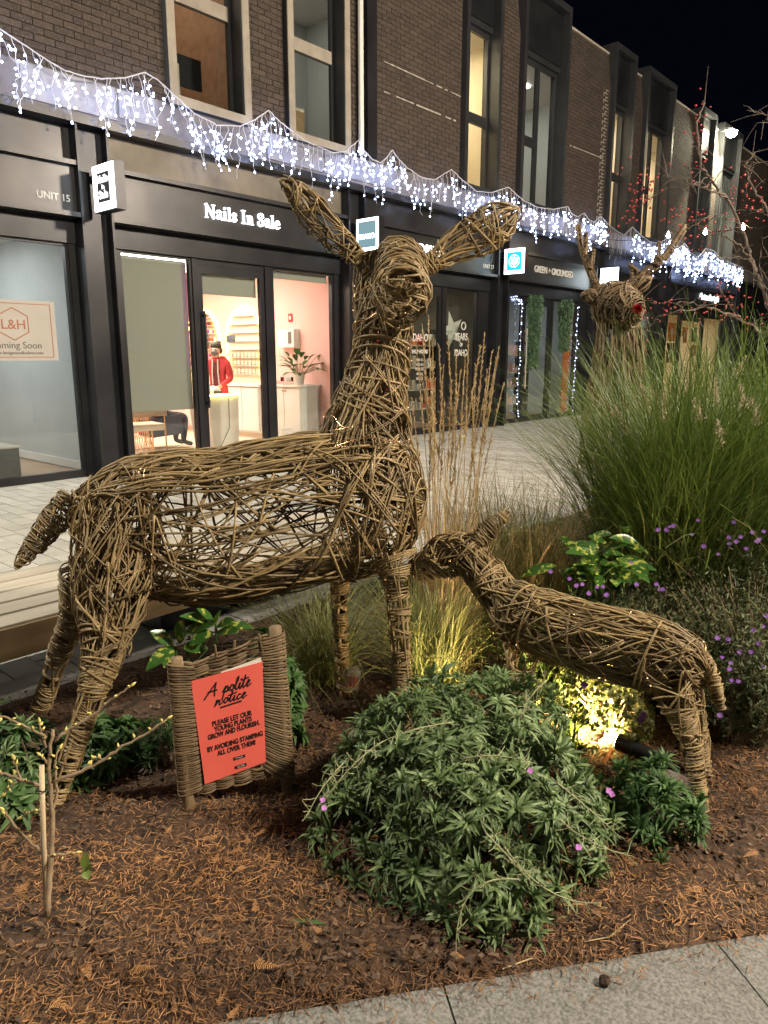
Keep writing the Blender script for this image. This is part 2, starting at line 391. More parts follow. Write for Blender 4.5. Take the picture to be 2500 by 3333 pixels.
def stroke_mesh(strokes, m, t=0.004, name='lettering'):
    mb = MB()
    for pts, w in strokes:
        p = np.array(pts, float)
        for a, b in zip(p[:-1], p[1:]):
            d = b-a; l = np.linalg.norm(d)
            if l < 1e-6: continue
            d /= l; n = np.array([-d[1], d[0]])
            mb.obox(((a[0]+b[0])/2, (a[1]+b[1])/2, 0), [(d[0], d[1], 0), (n[0], n[1], 0), (0, 0, 1)], [l/2+w*0.28, w/2, t])
    return mm(mb.mesh(name), m)
def serif_strokes(s, size, x0=0.0, y0=0.0, center=True):
    out = []; x = 0
    for ch in s:
        adv, st = SERIF[ch]
        for pts, w in st: out.append(([(x+a, b) for a, b in pts], w))
        x += adv+0.04
    off = x/2 if center else 0
    return [([((a-off)*size+x0, b*size+y0) for a, b in pts], w*size*.82) for pts, w in out]
# ================================================================== SETTING
def inview(p, mu=60):
    q = np.asarray(p)-CAM; z = q@fw
    if z < 0.1: return False
    u = 1250+F_PX*(q@rt)/z; v = 1666.5-F_PX*(q@up)/z
    return -mu < u < 2500+mu and -mu < v < 3333+mu
tag(MB().box((-200, -200, -0.20), (260, 220, -0.06)).build('ground', M['asphalt']), kind='structure')
# --- block paving between bed and shops
paving = tag(MB().box((-8, 3.285, -0.06), (34, 8.66, -0.010)).build('paving', M['joint']), kind='structure')
pv = []
for i in range(-60, 190):
    for j in range(18):
        x = i*0.15; y = 3.29+j*0.305-(0.15 if i % 2 else 0)
        y0 = max(y, 3.29); y1 = min(y+0.30, 8.6)
        if y1-y0 < 0.05 or not inview((x+.07, (y0+y1)/2, 0), 1300): continue
        pv.append((x+0.0035, y0+0.0035, x+0.1465, y1-0.0035))
pv.sort(key=lambda b: math.hypot((b[0]+b[2])/2, (b[1]+b[3])/2)*(1 if inview(((b[0]+b[2])/2, (b[1]+b[3])/2, 0), 0) else 3))
rest = MB()
for k, b in enumerate(pv):
    mb = MB() if k < 300 else rest
    dz = random.uniform(-0.002, 0.002)
    mb.box((b[0], b[1], -0.05), (b[2], b[3], 0.002+dz), random.random())
    if k < 300: mb.build('paver', M['paver'], paving)
tag(rest.build('far_paver_field', M['paver'], paving), kind='stuff')
# --- edging stones at the back of the bed
kerb = tag(MB().box((-6, 3.122, -0.08), (30, 3.285, 0.0)).build('bed_kerb', M['joint']), kind='structure')
for i in range(-6, 40):
    x = i*0.45+0.1
    if inview((x+.2, 3.2, 0), 1200): MB().box((x+0.003, 3.118, -0.07), (x+0.447, 3.288, 0.016+random.uniform(-.002, .002)), random.random()).build('kerb_stone', M['kerb'], kerb)
# --- granite slabs at the camera's feet
E0 = np.array([0.77, 1.16]); ED = nrm(np.array([1.08, -0.84])); EN = np.array([-ED[1], ED[0]])
J0 = float((np.array([1.73, 0.41])-E0)@ED)
fp = MB(); c = E0+ED*1.0-EN*3.02; fp.obox((c[0], c[1], -0.045), [(*ED, 0), (*EN, 0), (0, 0, 1)], [6, 3.0, 0.04])
fpave = tag(fp.build('front_pavement', M['joint']), kind='structure')
for i in range(-3, 4):
    for j in range(4):
        c = E0+ED*(J0+(i+0.5)*0.71)-EN*(0.30+j*0.6)
        mb = MB(); mb.obox((c[0], c[1], -0.025), [(*ED, 0), (*EN, 0), (0, 0, 1)], [0.3525, 0.2975, 0.03+random.uniform(-.001, .001)], random.random())
        mb.build('granite_slab', M['granite'], fpave)
# --- planting bed
def bedz(x, y):
    return (0.004+0.016*np.sin(x*2.3+1)*np.cos(y*2.9)+0.012*np.sin(x*7.1)*np.sin(y*6.3+2)+0.006*np.sin(x*19+y*13)+0.02)
xs = np.arange(-3, 12.01, 0.045); ys = np.arange(-7, 3.121, 0.045)
X, Y = np.meshgrid(xs, ys, indexing='ij')
dd = (X-E0[0])*EN[0]+(Y-E0[1])*EN[1]
sh = np.where(dd < 0, -dd, 0); X2 = X+EN[0]*sh; Y2 = np.minimum(Y+EN[1]*sh, 3.121)
edge = np.clip(np.minimum(np.where(dd < 0, 0, dd), 3.12-Y2)/0.15, 0, 1)
Z = bedz(X2, Y2)*edge+0.002+rng.normal(0, 0.003, X.shape)*edge
keep = (dd[:-1, :-1] > -0.05) | (dd[1:, 1:] > -0.05)
ny = len(ys); ii, jj = np.nonzero(keep)
q = np.stack([ii*ny+jj, (ii+1)*ny+jj, (ii+1)*ny+jj+1, ii*ny+jj+1], 1)
tag(MB().add(np.stack([X2, Y2, Z], -1).reshape(-1, 3), q).build('planting_bed', M['soil'], None, True), kind='structure')
def bedpts(n, xr=(-0.7, 5.4), yr=(-2.0, 3.1), edge_over=0.0):
    p = np.stack([rng.uniform(*xr, n*3), rng.uniform(*yr, n*3)], 1)
    d = (p-E0)@EN
    p = p[d > -edge_over]
    # denser near the viewer
    w = 1/np.maximum(np.hypot(p[:, 0], p[:, 1]), 1.2)**1.6
    k = rng.random(len(p)) < w/w.max()*1.3
    return p[k][:n]
def patch(p, s=1.9, ph=0.0):
    return np.sin(p[:, 0]*s*2.1+ph)*np.cos(p[:, 1]*s*2.6+1.3+ph)+0.5*np.sin(p[:, 0]*s*6.3+p[:, 1]*s*5.1+ph)
def fronds(mb, n):
    p = bedpts(n, edge_over=.02)
    for x, y in p:
        a = random.uniform(0, 2*PI); d = np.array([math.cos(a), math.sin(a), random.gauss(0, .12)]); L = random.uniform(.035, .075); m = 13; z = float(bedz(x, y))*min(1, max(0, ((np.array([x, y])-E0)@EN)/.15))+.02
        sd = np.array([-d[1], d[0], 0]); t = np.repeat(np.linspace(.1, 1, m), 2); sg = np.tile([1., -1.], m); b = np.array([x, y, z])+d*(L*t)[:, None]; q = nrm(sd*sg[:, None]+d*.55+rng.normal(0, .1, (2*m, 3))); l = L*.24*(1.15-t)
        r = random.random(); mb.ribbons(np.stack([b, b+q*l[:, None]], 1), np.full((2*m, 2), .0008), nrm(np.cross(q, (0, 0, 1.))), np.full(2*m, .35+.65*r)); mb.tube([np.array([x, y, z]), np.array([x, y, z])+d*L], .0008, 3, None, .5)
def needle_litter(n, name, over):
    p = bedpts(n, edge_over=over)
    d = (p-E0)@EN
    pa = patch(p)+0.9*np.exp(-np.maximum(d, 0)/0.25)-0.8*(p[:, 1] > 2.35)
    p = p[(pa+rng.normal(0, .6, len(p))) > -0.38]
    p = p[rng.random(len(p)) < np.where((p-E0)@EN < 0, np.exp(((p-E0)@EN)/0.035)*0.5, 1)]
    n = len(p); az = rng.uniform(0, 2*PI, n); L = rng.uniform(0.010, 0.030, n)*(1+.8*(rng.random(n) < .12)); tl = rng.normal(0.05, 0.22, n)
    dr = np.stack([np.cos(az)*np.cos(tl), np.sin(az)*np.cos(tl), np.sin(tl)], 1); cv = rng.normal(0, 0.16, n)
    sd = np.stack([-np.sin(az), np.cos(az), np.zeros(n)], 1)
    z = bedz(p[:, 0], p[:, 1])*np.clip(((p-E0)@EN)/0.15, 0, 1)+rng.uniform(0.006, 0.022, n)
    b = np.stack([p[:, 0], p[:, 1], z], 1)
    Pt = np.stack([b-dr*L[:, None]/2, b+sd*(cv*L*0.3)[:, None], b+dr*L[:, None]/2], 1)
    mb = MB().ribbons(Pt, np.stack([np.full(n, .0010), np.full(n, .0012), np.full(n, .0006)], 1), nrm(sd+np.array([0, 0, 1])*rng.normal(0, .5, n)[:, None]), np.clip(rng.random(n)**1.4*(.62+.30*(patch(p, 1.3, 2.0)+.5*np.exp(-np.maximum((p-E0)@EN, 0)/.3))), 0, 1))
    fronds(mb, 420)
    tag(mb.build(name, M['needle']), 'rusty brown fallen conifer needles strewn over the planting bed', 'needles', kind='stuff')
needle_litter(175000, 'fallen_needles', 0.14)
def bark(n):
    p = bedpts(n); d = (p-E0)@EN; pa = patch(p)+0.9*np.exp(-np.maximum(d, 0)/0.25)-0.8*(p[:, 1] > 2.35)
    p = p[(pa+rng.normal(0, .35, len(p))) < 0.15]; az = rng.uniform(0, 2*PI, len(p)); mb = MB()
    for (x, y), a in zip(p, az):
        big = random.random() < .03; L = random.uniform(.010, .022) if big else random.uniform(.003, .013); w = random.uniform(.004, .008) if big else random.uniform(.002, .006); h = random.uniform(.0012, .003); t = random.gauss(0, .35)
        ax = (math.cos(a)*math.cos(t), math.sin(a)*math.cos(t), math.sin(t)); ay = (-math.sin(a), math.cos(a), random.gauss(0, .3)); az_ = np.cross(ax, ay)
        mb.obox((x, y, float(bedz(x, y))+random.uniform(.003, .012)), [ax, ay, az_], [L, w, h], random.random()**2)
    tag(mb.build('bark_chips', M['chip']), 'dark brown bark chips scattered over the planting bed', 'bark chips', kind='stuff')
bark(14000)

# ================================================================== BUILDING
bld = thing('brick_terrace', (4.3, 8.6, 0), 'dark brick terrace with steel shopfronts and tall projecting window boxes', 'building')
COLS = [-0.04, 4.29, 8.62, 12.90, 17.23, 21.60, 28.20]; CW = 0.39
YF = 8.34; YG = 8.62
for x in COLS:
    c = MB(); c.box((x, YF, 0), (x+.028, 8.66, 4.0)); c.box((x+CW-.028, YF, 0), (x+CW, 8.66, 4.0)); c.box((x+.028, 8.47, 0), (x+CW-.028, 8.50, 4.0))
    c.build('steel_column', M['steel'], bld)
MB().box((-6, 8.30, 3.965), (33, 8.62, 4.0)).box((-6, 8.30, 4.0), (33, 8.325, 4.06)).build('canopy_beam', M['panel'], bld)
bandp = MB().box((-6, 8.40, 4.0), (33, 8.60, 4.47)).build('parapet_band', M['band'], bld)
x = 2.0
while x < 30:
    w = random.choice([.55, .75, 1.1, .45])
    if random.random() < .62: MB().box((x+.02, 8.385+random.uniform(-.006, .004), 4.13+random.uniform(-.04, .03)), (x+w-.02, 8.3985, 4.455), random.random()).build('flashing_panel', M['lead'], bandp)
    x += w
# --- upper storey
BAYS = [(5.53, 6.75, 'stone'), (7.43, 8.64, 'stone'), (11.60, 12.76, 'dark'), (13.52, 15.34, 'dark'), (17.53, 18.70, 'dark'), (19.42, 21.27, 'dark'), (23.45, 24.62, 'dark'), (25.35, 27.22, 'dark')]
ZB, ZT, YB, YW = 4.45, 8.53, 8.30, 8.41
gaps = []; a = -6
for b in BAYS: gaps.append((a, b[0])); a = b[1]
gaps.append((a, 33))
wall = MB()
def lean(z): return 0.10*max(0, z-7.55)/0.75
for x0, x1 in gaps:
    wall.add([(x0, YW+.012, 4.47), (x1, YW+.012, 4.47), (x1, YW+.012, 7.55), (x0, YW+.012, 7.55), (x0, YW+.112, 8.30), (x1, YW+.112, 8.30), (x0, 8.75, 8.30), (x1, 8.75, 8.30), (x0, 8.75, 4.47), (x1, 8.75, 4.47)],
             [(0, 1, 2, 3), (3, 2, 5, 4), (4, 5, 7, 6), (6, 7, 9, 8), (0, 3, 4, 6, 8), (1, 9, 7, 5, 2), (0, 8, 9, 1)])
wallo = wall.build('upper_wall', M['mortar'], bld)
bricks = []
for r in range(51):
    z = 4.475+r*0.075
    for i in range(136):
        x = 0.25+i*0.225+(0.1125 if r % 2 else 0)
        for x0, x1 in gaps:
            b0, b1 = max(x, x0+.004), min(x+.215, x1-.004)
            if b1-b0 > .03 and inview(((b0+b1)/2, YW, z+.03), 500): bricks.append((b0, b1, z))
bricks.sort(key=lambda b: b[0] if inview(((b[0]+b[1])/2, YW, b[2]+.03), 0) else 99+b[0])
rest = MB()
for k, (b0, b1, z) in enumerate(bricks):
    mb = MB() if k < 300 else rest
    pr = random.uniform(-.002, .002); l0 = lean(z); l1 = lean(z+.065); r = random.betavariate(2, 2.2)
    v = [(b0, YW+pr+l0, z), (b1, YW+pr+l0, z), (b1, YW+.03+l0, z), (b0, YW+.03+l0, z), (b0, YW+pr+l1, z+.065), (b1, YW+pr+l1, z+.065), (b1, YW+.03+l1, z+.065), (b0, YW+.03+l1, z+.065)]
    mb.add(v, np.array([(0,3,2,1),(4,5,6,7),(0,1,5,4),(1,2,6,5),(2,3,7,6),(3,0,4,7)]), r)
    if k < 300: mb.build('brick', M['brick'], wallo)
tag(rest.build('brick_courses', M['brick'], wallo), kind='stuff')
for x0, x1 in gaps[1:]:
    MB().box((x0+.005, 8.49, 8.302), (x1-.005, 8.80, 8.345)).build('coping', M['coping'], bld)
lm = MB()
def limeline(u0, v0, u1, v1, w=.012):
    a, b = ony(u0, v0, YW), ony(u1, v1, YW); n = 26; pr = 0
    for i in range(n):
        p = a+(b-a)*i/n; q = a+(b-a)*(i+1)/n; h = w*random.uniform(.3, 1.0)
        if random.random() < .88: lm.box((p[0], YW-.008, p[2]-h/2), (q[0], YW+.01, p[2]+h/2+.002))
limeline(1250, 200, 1500, 315, .018); limeline(1250, 298, 1483, 394, .020); limeline(1855, 473, 1960, 515, .02)
for zz in np.arange(4.55, 7.5, .075):
    t = int(round(zz/.075)) % 2
    xe = 17.50-.02; w = .18 if t else .07
    if random.random() < .9:
        lm.box((xe-w-.1, YW-.006, zz), (xe-.02-random.uniform(0, .08), YW+.01, zz+.012)); lm.box((xe-w-.112, YW-.006, zz-.07), (xe-w-.1, YW+.01, zz+.012))
tag(lm.build('mortar_residue', M['lime'], wallo), kind='stuff')
dp = MB(); dp.tube([(8.90, 8.33, z) for z in (4.5, 6, 8.2)], .045, 10); dp.build('drainpipe', M['white'], bld)
MB().box((9.02, 8.30, 4.48), (9.24, 8.405, 8.2)).build('cable_duct', M['steel'], bld)
def bay(x0, x1, kind, wide):
    fm = M['stoneframe'] if kind == 'stone' else M['bayframe']
    j = MB(); w = .10
    j.box((x0, YB, ZB), (x0+w, 8.66, ZT)); j.box((x1-w, YB, ZB), (x1, 8.66, ZT)); j.box((x0+w, YB, ZB), (x1-w, 8.66, ZB+.10)); j.box((x0+w, YB, ZT-.13), (x1-w, 8.66, ZT))
    if kind == 'stone':   # pale front face, dark reveals
        j = MB()
        j.box((x0, YB+.02, ZB), (x0+w, 8.66, ZT)); j.box((x1-w, YB+.02, ZB), (x1, 8.66, ZT)); j.box((x0+w, YB+.02, ZB), (x1-w, 8.66, ZB+.10)); j.box((x0+w, YB+.02, ZT-.13), (x1-w, 8.66, ZT))
        bo = j.build('window_bay', M['bayframe'], bld)
        f = MB(); f.frame(x0-.004, x1+.004, ZB-.004, ZT, YB, YB+.018, w+.004)
        f.build('stone_trim', fm, bo)
    else:
        bo = j.build('window_bay', fm, bld)
    xi, xj = x0+w, x1-w
    MB().box((xi+.03, 8.44, 7.40), (xj-.03, 8.47, ZT-.16)).build('spandrel_panel', M['steel'], bo)
    MB().box((xi, 8.475, 7.30), (xj, 8.65, ZT-.14)).build('head_panel', M['bayframe'], bo)
    fr = MB(); y0, y1 = 8.55, 8.61
    tm = M['stoneframe'] if kind == 'stone' else M['bayframe']
    fr.box((xi, y0, ZB+.10), (xi+.05, y1, 7.30)); fr.box((xj-.05, y0, ZB+.10), (xj, y1, 7.30)); fr.box((xi+.05, y0, ZB+.10), (xj-.05, y1, ZB+.16)); fr.box((xi+.05, y0, 7.22), (xj-.05, y1, 7.30))
    fr.build('window_frame', M['bayframe'], bo)
    cells = [(xi+.05, xj-.05)]
    if wide:
        xm = xi+.80; MB().box((xm, y0-.01, ZB+.16), (xm+.11, y1, 7.22)).build('mullion', M['bayframe'], bo); cells = [(xi+.05, xm), (xm+.11, xj-.05)]
    for k, (c0, c1) in enumerate(cells):
        if wide and k == 1:
            MB().box((c0, 8.578, ZB+.16), (c1, 8.584, 7.22)).build('pane', M['glass'], bo)
        else:
            MB().box((c0, y0-.012, 5.70), (c1, y1, 5.87)).build('transom', tm, bo)
            MB().box((c0, 8.578, ZB+.16), (c1, 8.584, 5.70)).build('pane', M['glass'], bo); MB().box((c0, 8.578, 5.87), (c1, 8.584, 7.22)).build('pane', M['glass'], bo)
    return bo
for i, (x0, x1, kind) in enumerate(BAYS): bay(x0, x1, kind, i in (3, 5, 7))
def room(name, x0, x1, y1, z0, z1, wm, lamp, lcol, lsize=(.8, .8), back=None, floor=None, y0=8.66, fx=None):
    r = MB()
    r.box((x0-.04, y0, z0), (x0, y1, z1)); r.box((x1, y0, z0), (x1+.04, y1, z1)); r.box((x0-.04, y1, z0), (x1+.04, y1+.04, z1))
    o = r.build(name, wm, bld)
    MB().box((x0-.04, y0, z1), (x1+.04, y1+.04, z1+.05)).build('ceiling', M['white'], o)
    MB().box((x0-.04, y0, z0-.05), (x1+.04, y1+.04, z0)).build('floor', floor or M['woodfloor'], o)
    if lamp > 0:
        cx = (x0+x1)/2 if fx is None else fx; cy = (y0+y1)/2
        e = emit('ceiling_lamp', lcol, lamp)
        MB().box((cx-lsize[0]/2, cy-lsize[1]/2, z1-.03), (cx+lsize[0]/2, cy+lsize[1]/2, z1-.012)).build('ceiling_light', e, o)
    return o
ROOMS = [(4.7, 7.05, 'brickpaint', 10, (1, .84, .62)), (7.15, 10.2, 'greywall', 6.5, (1, .9, .75)), (10.6, 13.1, 'cream', 42, (1, .80, .50)), (13.2, 16.9, 'greywall', 14, (1, .92, .78)), (17.0, 19.1, 'cream', 34, (1, .82, .58)),
         (19.2, 22.7, 'cream', 50, (1, .80, .54)), (22.9, 24.9, 'greywall', 1.0, (1, .85, .6)), (25.1, 28.4, 'greywall', 5, (1, .95, .8))]
for x0, x1, wm, l, c in ROOMS:
    room('upper_room', x0, x1, 10.9, 4.42, 7.32, M[wm], l, c, (.9, .9), y0=8.70)
# backing of the whole terrace so that no sky shows through
MB().box((-6, 15.9, 0), (33, 16.1, 8.25)).box((-6, 8.76, 8.20), (33, 16.1, 8.29)).box((33, 8.76, 0), (33.2, 16.1, 8.25)).box((-6, 8.662, 3.05), (33, 8.69, 4.42)).build('rear_shell', M['darkwall'], bld)
# things seen in the first-floor windows
o = thing('monitor', (6.15, 9.1, 5.0), 'black desktop monitor seen from behind in the first floor window', 'monitor')
MB().box((5.95, 9.10, 4.98), (6.55, 9.14, 5.36)).build('screen', M['black'], o); MB().box((6.12, 9.06, 4.80), (6.17, 9.10, 5.22)).build('stand', M['coping'], o)
o = thing('office_desk', (6.2, 9.1, 4.42), 'white desk below the monitor in the first floor window', 'desk')
MB().box((5.75, 8.95, 4.76), (6.95, 9.7, 4.80)).build('desktop', M['white'], o); MB().box((5.80, 9.0, 4.42), (5.85, 9.65, 4.76)).build('leg', M['charcoal'], o); MB().box((6.85, 9.0, 4.42), (6.90, 9.65, 4.76)).build('leg', M['charcoal'], o); MB().box((5.85, 9.3, 4.45), (6.85, 9.32, 4.70)).build('modesty_panel', M['charcoal'], o)
o = thing('cardboard_box', (8.1, 9.0, 4.42), 'brown cardboard carton standing in the first floor window', 'box')
MB().box((7.85, 8.9, 4.42), (8.25, 9.3, 5.10)).build('carton', M['card'], o); MB().box((7.86, 8.893, 5.06), (8.24, 8.899, 5.10)).build('flap', M['cushion'], o)

# ================================================================== SHOPFRONTS
def shopfront(k, cells, label_panel='panel', top='panel'):
    """cells: list of (x0,x1,'pane'|'door')"""
    x0, x1 = COLS[k]+CW, COLS[k+1]
    b = MB()
    b.box((x0, 8.36, 3.535), (x1, 8.50, 3.585)); b.box((x0, 8.35, 2.985), (x1, 8.55, 3.035))
    o = b.build('shop_front', M['panel'], bld)
    MB().box((x0, 8.50, 3.585), (x1, 8.53, 3.965)).build('upper_panel', M[top], o)
    MB().box((x0, 8.44, 3.035), (x1, 8.47, 3.535)).build('fascia_panel', M[label_panel], o)
    MB().box((x0, 8.535, 2.72), (x1, 8.66, 2.985)).build('lintel', M['steel'], o)
    xs_ = [x0]+[q for c in cells for q in c[:2]]+[x1]
    y0, y1 = 8.585, 8.655
    for i in range(0, len(xs_), 2):
        if xs_[i+1]-xs_[i] > .004: MB().box((xs_[i], y0-.02, 0.0), (xs_[i+1], y1, 2.72)).build('mullion', M['steel'], o)
    for c0, c1, t in cells:
        if t == 'pane':
            MB().frame(c0, c1, 0, 2.72, y0, y1, .035, .09, .03).build('pane_frame', M['steel'], o)
            MB().box((c0+.035, 8.617, .09), (c1-.035, 8.623, 2.69)).build('pane', M['glass'], o)
        else:
            MB().frame(c0, c1, 0, 2.64, y0+.005, y1-.01, .085, .13, .10).box((c0, y0, 2.64), (c1, y1, 2.72)).build('door_frame', M['steel'], o)
            MB().box((c0+.085, 8.617, .13), (c1-.085, 8.623, 2.54)).build('door_glass', M['glass'], o)
            h = MB(); h.tube([(c0+.06, 8.53, z) for z in (.75, 1.4, 2.05)], .016, 8); h.box((c0+.05, 8.53, .8), (c0+.07, 8.60, .83)); h.box((c0+.05, 8.53, 1.97), (c0+.07, 8.60, 2.0))
            h.build('door_handle', M['steel'] if k == 1 else M['coping'], o)
    return o
s15 = shopfront(0, [(0.6, 2.2, 'pane'), (2.35, 4.21, 'pane')])
s16 = shopfront(1, [(4.84, 5.87, 'pane'), (5.95, 7.10, 'door'), (7.24, 8.50, 'pane')], top='panel2')
s17 = shopfront(2, [(9.15, 10.05, 'pane'), (10.12, 11.36, 'door'), (11.48, 12.54, 'pane')])
s18 = shopfront(3, [(13.70, 14.29, 'pane'), (14.34, 15.52, 'door'), (15.60, 16.78, 'pane')])
s19 = shopfront(4, [(17.9, 19.2, 'pane'), (19.3, 20.4, 'door'), (20.5, 21.4, 'pane')])
s20 = shopfront(5, [(22.5, 23.6, 'pane'), (23.75, 25.7, 'door'), (25.8, 27.6, 'pane')])
MB().box((28.59, 8.44, 2.72), (33, 8.55, 3.965)).box((28.59, 8.56, 0), (33, 8.66, 2.72)).build('end_unit_panel', M['panel'], bld)
inst('lettering', stroke_mesh(serif_strokes('Nails In Sale', .162), M['litletter'], .012), FACE_Y(6.66, 8.425, 3.225), s16)
inst('lettering', text_mesh('UNIT 15', .105, M['letter'], .003, 'RIGHT', .002), FACE_Y(4.22, 8.436, 3.145), s15)
inst('lettering', text_mesh('UNIT 17', .105, M['letter'], .003, 'RIGHT', .002), FACE_Y(12.86, 8.436, 3.145), s17)
inst('lettering', text_mesh('IDAHO', .22, M['litletter'], .012, 'CENTER', .006), FACE_Y(10.75, 8.425, 3.22), s17)
inst('lettering', text_mesh('GREEN + GROUNDED', .20, M['letter'], .010, 'CENTER', .001, .88), FACE_Y(15.3, 8.428, 3.225), s18)
inst('lettering', text_mesh('Canteena bar + grill', .26, M['litletter'], .010, 'CENTER', .004, .85), FACE_Y(25.7, 8.425, 3.24), s20)
rr = MB()
for k in range(24):
    a = k*PI/12; rr.obox((12.70+.11*math.cos(a), 8.437, 3.36+.11*math.sin(a)), [(1, 0, 0), (0, 1, 0), (0, 0, 1)], [.006, .002, .006])
rr.build('round_emblem', M['signdark'], s17)
# projecting illuminated signs
def projsign(x, name_lab, kind, y0=7.84, y1=8.32, z0=3.04, z1=3.54):
    o = thing('projecting_sign', (x, y1, z0), name_lab, 'shop sign', 'illuminated signs projecting from the shopfronts')
    MB().box((x-.045, y0, z0), (x+.075, y1, z1)).build('casing', M['steel'], o)
    f = MB().box((x-.054, y0+.012, z0+.012), (x-.046, y1-.012, z1-.012)).build('face', M['signlit'], o)
    MB().box((x-.01, y1, z0+.35), (x+.03, 8.47, z0+.42)).build('bracket', M['steel'], o)
    yc, zc = (y0+y1)/2, (z0+z1)/2
    if kind == 'nails':
        MB().box((x-.058, yc-.130, z0+.095), (x-.0545, yc+.130, z1-.095)).build('dark_panel', M['charcoal'], f)
        MB().box((x-.058, yc-.17, z0+.055), (x-.0545, yc+.17, z0+.063)).build('rule_line', M['charcoal'], f); MB().box((x-.058, yc-.17, z1-.063), (x-.0545, yc+.17, z1-.055)).build('rule_line', M['charcoal'], f)
        for t, zz, sz in (('Nails', zc+.050, .072), ('In', zc-.018, .045), ('Sale', zc-.115, .078)):
            inst('lettering', stroke_mesh(serif_strokes(t.replace('In', 'in') if t == 'In' else t, sz), M['litletter'], .002), FACE_X(x-.061, yc, zz), f)
    if kind == 'idaho':
        MB().box((x-.058, yc-.185, z0+.06), (x-.0545, yc+.185, z1-.055)).build('grey_panel', M['signdark'], f)
        inst('lettering', text_mesh('IDAHO', .10, M['litletter'], .002, 'CENTER', .003), FACE_X(x-.061, yc, zc-.06), f)
    if kind == 'green':
        MB().box((x-.058, yc-.17, z0+.075), (x-.0545, yc+.17, z1-.075)).build('teal_panel', M['teal'], f)
        e = MB()
        for R_, n, w in ((.115, 40, .006), (.075, 6, .0)):
            for k in range(n):
                a = 2*PI*k/n
                if R_ > .1: e.obox((x-.060, yc+R_*math.cos(a), zc+R_*math.sin(a)), [(1, 0, 0), (0, 1, 0), (0, 0, 1)], [.0015, w, w])
        for k in range(6):
            a = PI/3*k+PI/6; e.lathe([(.034, -.0015), (.034, .0015)], (x-.060, yc+.045*math.cos(a), zc+.045*math.sin(a)), 12, axis=0)
        e.build('flower_emblem', M['litletter'], f)
    return o
projsign(4.49, 'lit box sign reading Nails in Sale in white letters on a dark panel', 'nails')
projsign(8.81, 'lit box sign reading IDAHO on a grey panel above the deer', 'idaho')
projsign(13.10, 'lit box sign with white flower emblem on teal square', 'green')
projsign(17.41, 'glaring blank white lit box sign behind the stag antlers', 'blank')
# ================================================================== SHOP INTERIORS
room('shop_room', 0.2, 4.40, 12.2, 0.0, 2.95, M['greywall'], 6.0, (.98, .99, 1.0), (2.2, 1.6), fx=2.6)
nails = room('shop_room', 4.72, 8.70, 13.2, 0.0, 2.95, M['pinkwall'], 12.0, (1.0, .82, .68), (2.4, 2.6), floor=M['cushion'])
room('shop_room', 8.95, 13.0, 11.5, 0.0, 2.95, M['darkwall'], 9.0, (1.0, .85, .62), (1.4, 1.0))
room('shop_room', 13.25, 17.3, 11.5, 0.0, 2.95, M['greywall'], 3.6, (.85, .90, 1.0), (1.6, 1.0))
room('shop_room', 17.6, 21.6, 11.5, 0.0, 2.95, M['greywall'], 2.5, (1.0, .9, .75), (1.4, 1.0))
room('shop_room', 21.95, 28.1, 11.5, 0.0, 2.95, M['cream'], 14.0, (1.0, .72, .42), (2.4, 1.0))
# --- unit 15
MB().box((4.375, 8.75, .02), (4.398, 12.2, .12)).build('skirting', M['white'], bld)
o = thing('display_plinth', (2.9, 9.3, 0), 'charcoal box plinth on the floor of the empty unit', 'plinth')
MB().box((1.9, 9.0, 0.0), (3.60, 10.2, .38)).build('box', M['charcoal'], o); MB().box((1.88, 8.98, .382), (3.62, 10.22, .40)).build('top', M['coping'], o)
o = thing('office_chair', (2.75, 9.5, .4), 'black swivel chair standing on the charcoal plinth in the empty unit', 'chair')
MB().obox((2.76, 9.35, .98), [(1, 0, 0), (0, .96, .2), (0, -.2, .96)], [.22, .045, .30]).build('backrest', M['black'], o); MB().obox((2.76, 9.60, .66), [(1, 0, 0), (0, 1, 0), (0, 0, 1)], [.24, .23, .05]).build('seat', M['black'], o)
st = MB().tube([(2.76, 9.6, .45), (2.76, 9.6, .63)], .03, 8)
for k in range(5): st.tube([(2.76, 9.6, .47), (2.76+.26*math.cos(k*1.256), 9.6+.26*math.sin(k*1.256), .43)], .02, 6)
st.build('base', M['black'], o)
o = thing('coming_soon_sticker', (3.5, 8.61, 1.7), 'frosted window sticker with L&H hexagon and Coming Soon lettering', 'sticker')
MB().box((2.62, 8.606, 1.40), (4.0, 8.613, 2.06)).build('backing', M['sticker'], o)
b = MB().frame(2.66, 3.95, 1.435, 2.025, 8.602, 8.605, .007); b.build('border', M['rust'], o)
hx = [(3.525+.185*math.sin(k*PI/3), 1.80+.175*math.cos(k*PI/3)) for k in range(7)]
inst('hexagon', stroke_mesh([(hx, .010)], M['rust'], .0015, 'hexagon'), FACE_Y(0, 8.603, 0), o)
inst('lettering', text_mesh('L&H', .15, M['rust'], .0015), FACE_Y(3.525, 8.603, 1.745), o)
inst('lettering', text_mesh('Coming Soon', .105, M['greyprint'], .0015, 'RIGHT'), FACE_Y(3.82, 8.603, 1.535), o)
inst('lettering', text_mesh('www.laniganandhulme.com', .052, M['greyprint'], .0015, 'RIGHT'), FACE_Y(3.83, 8.603, 1.47), o)
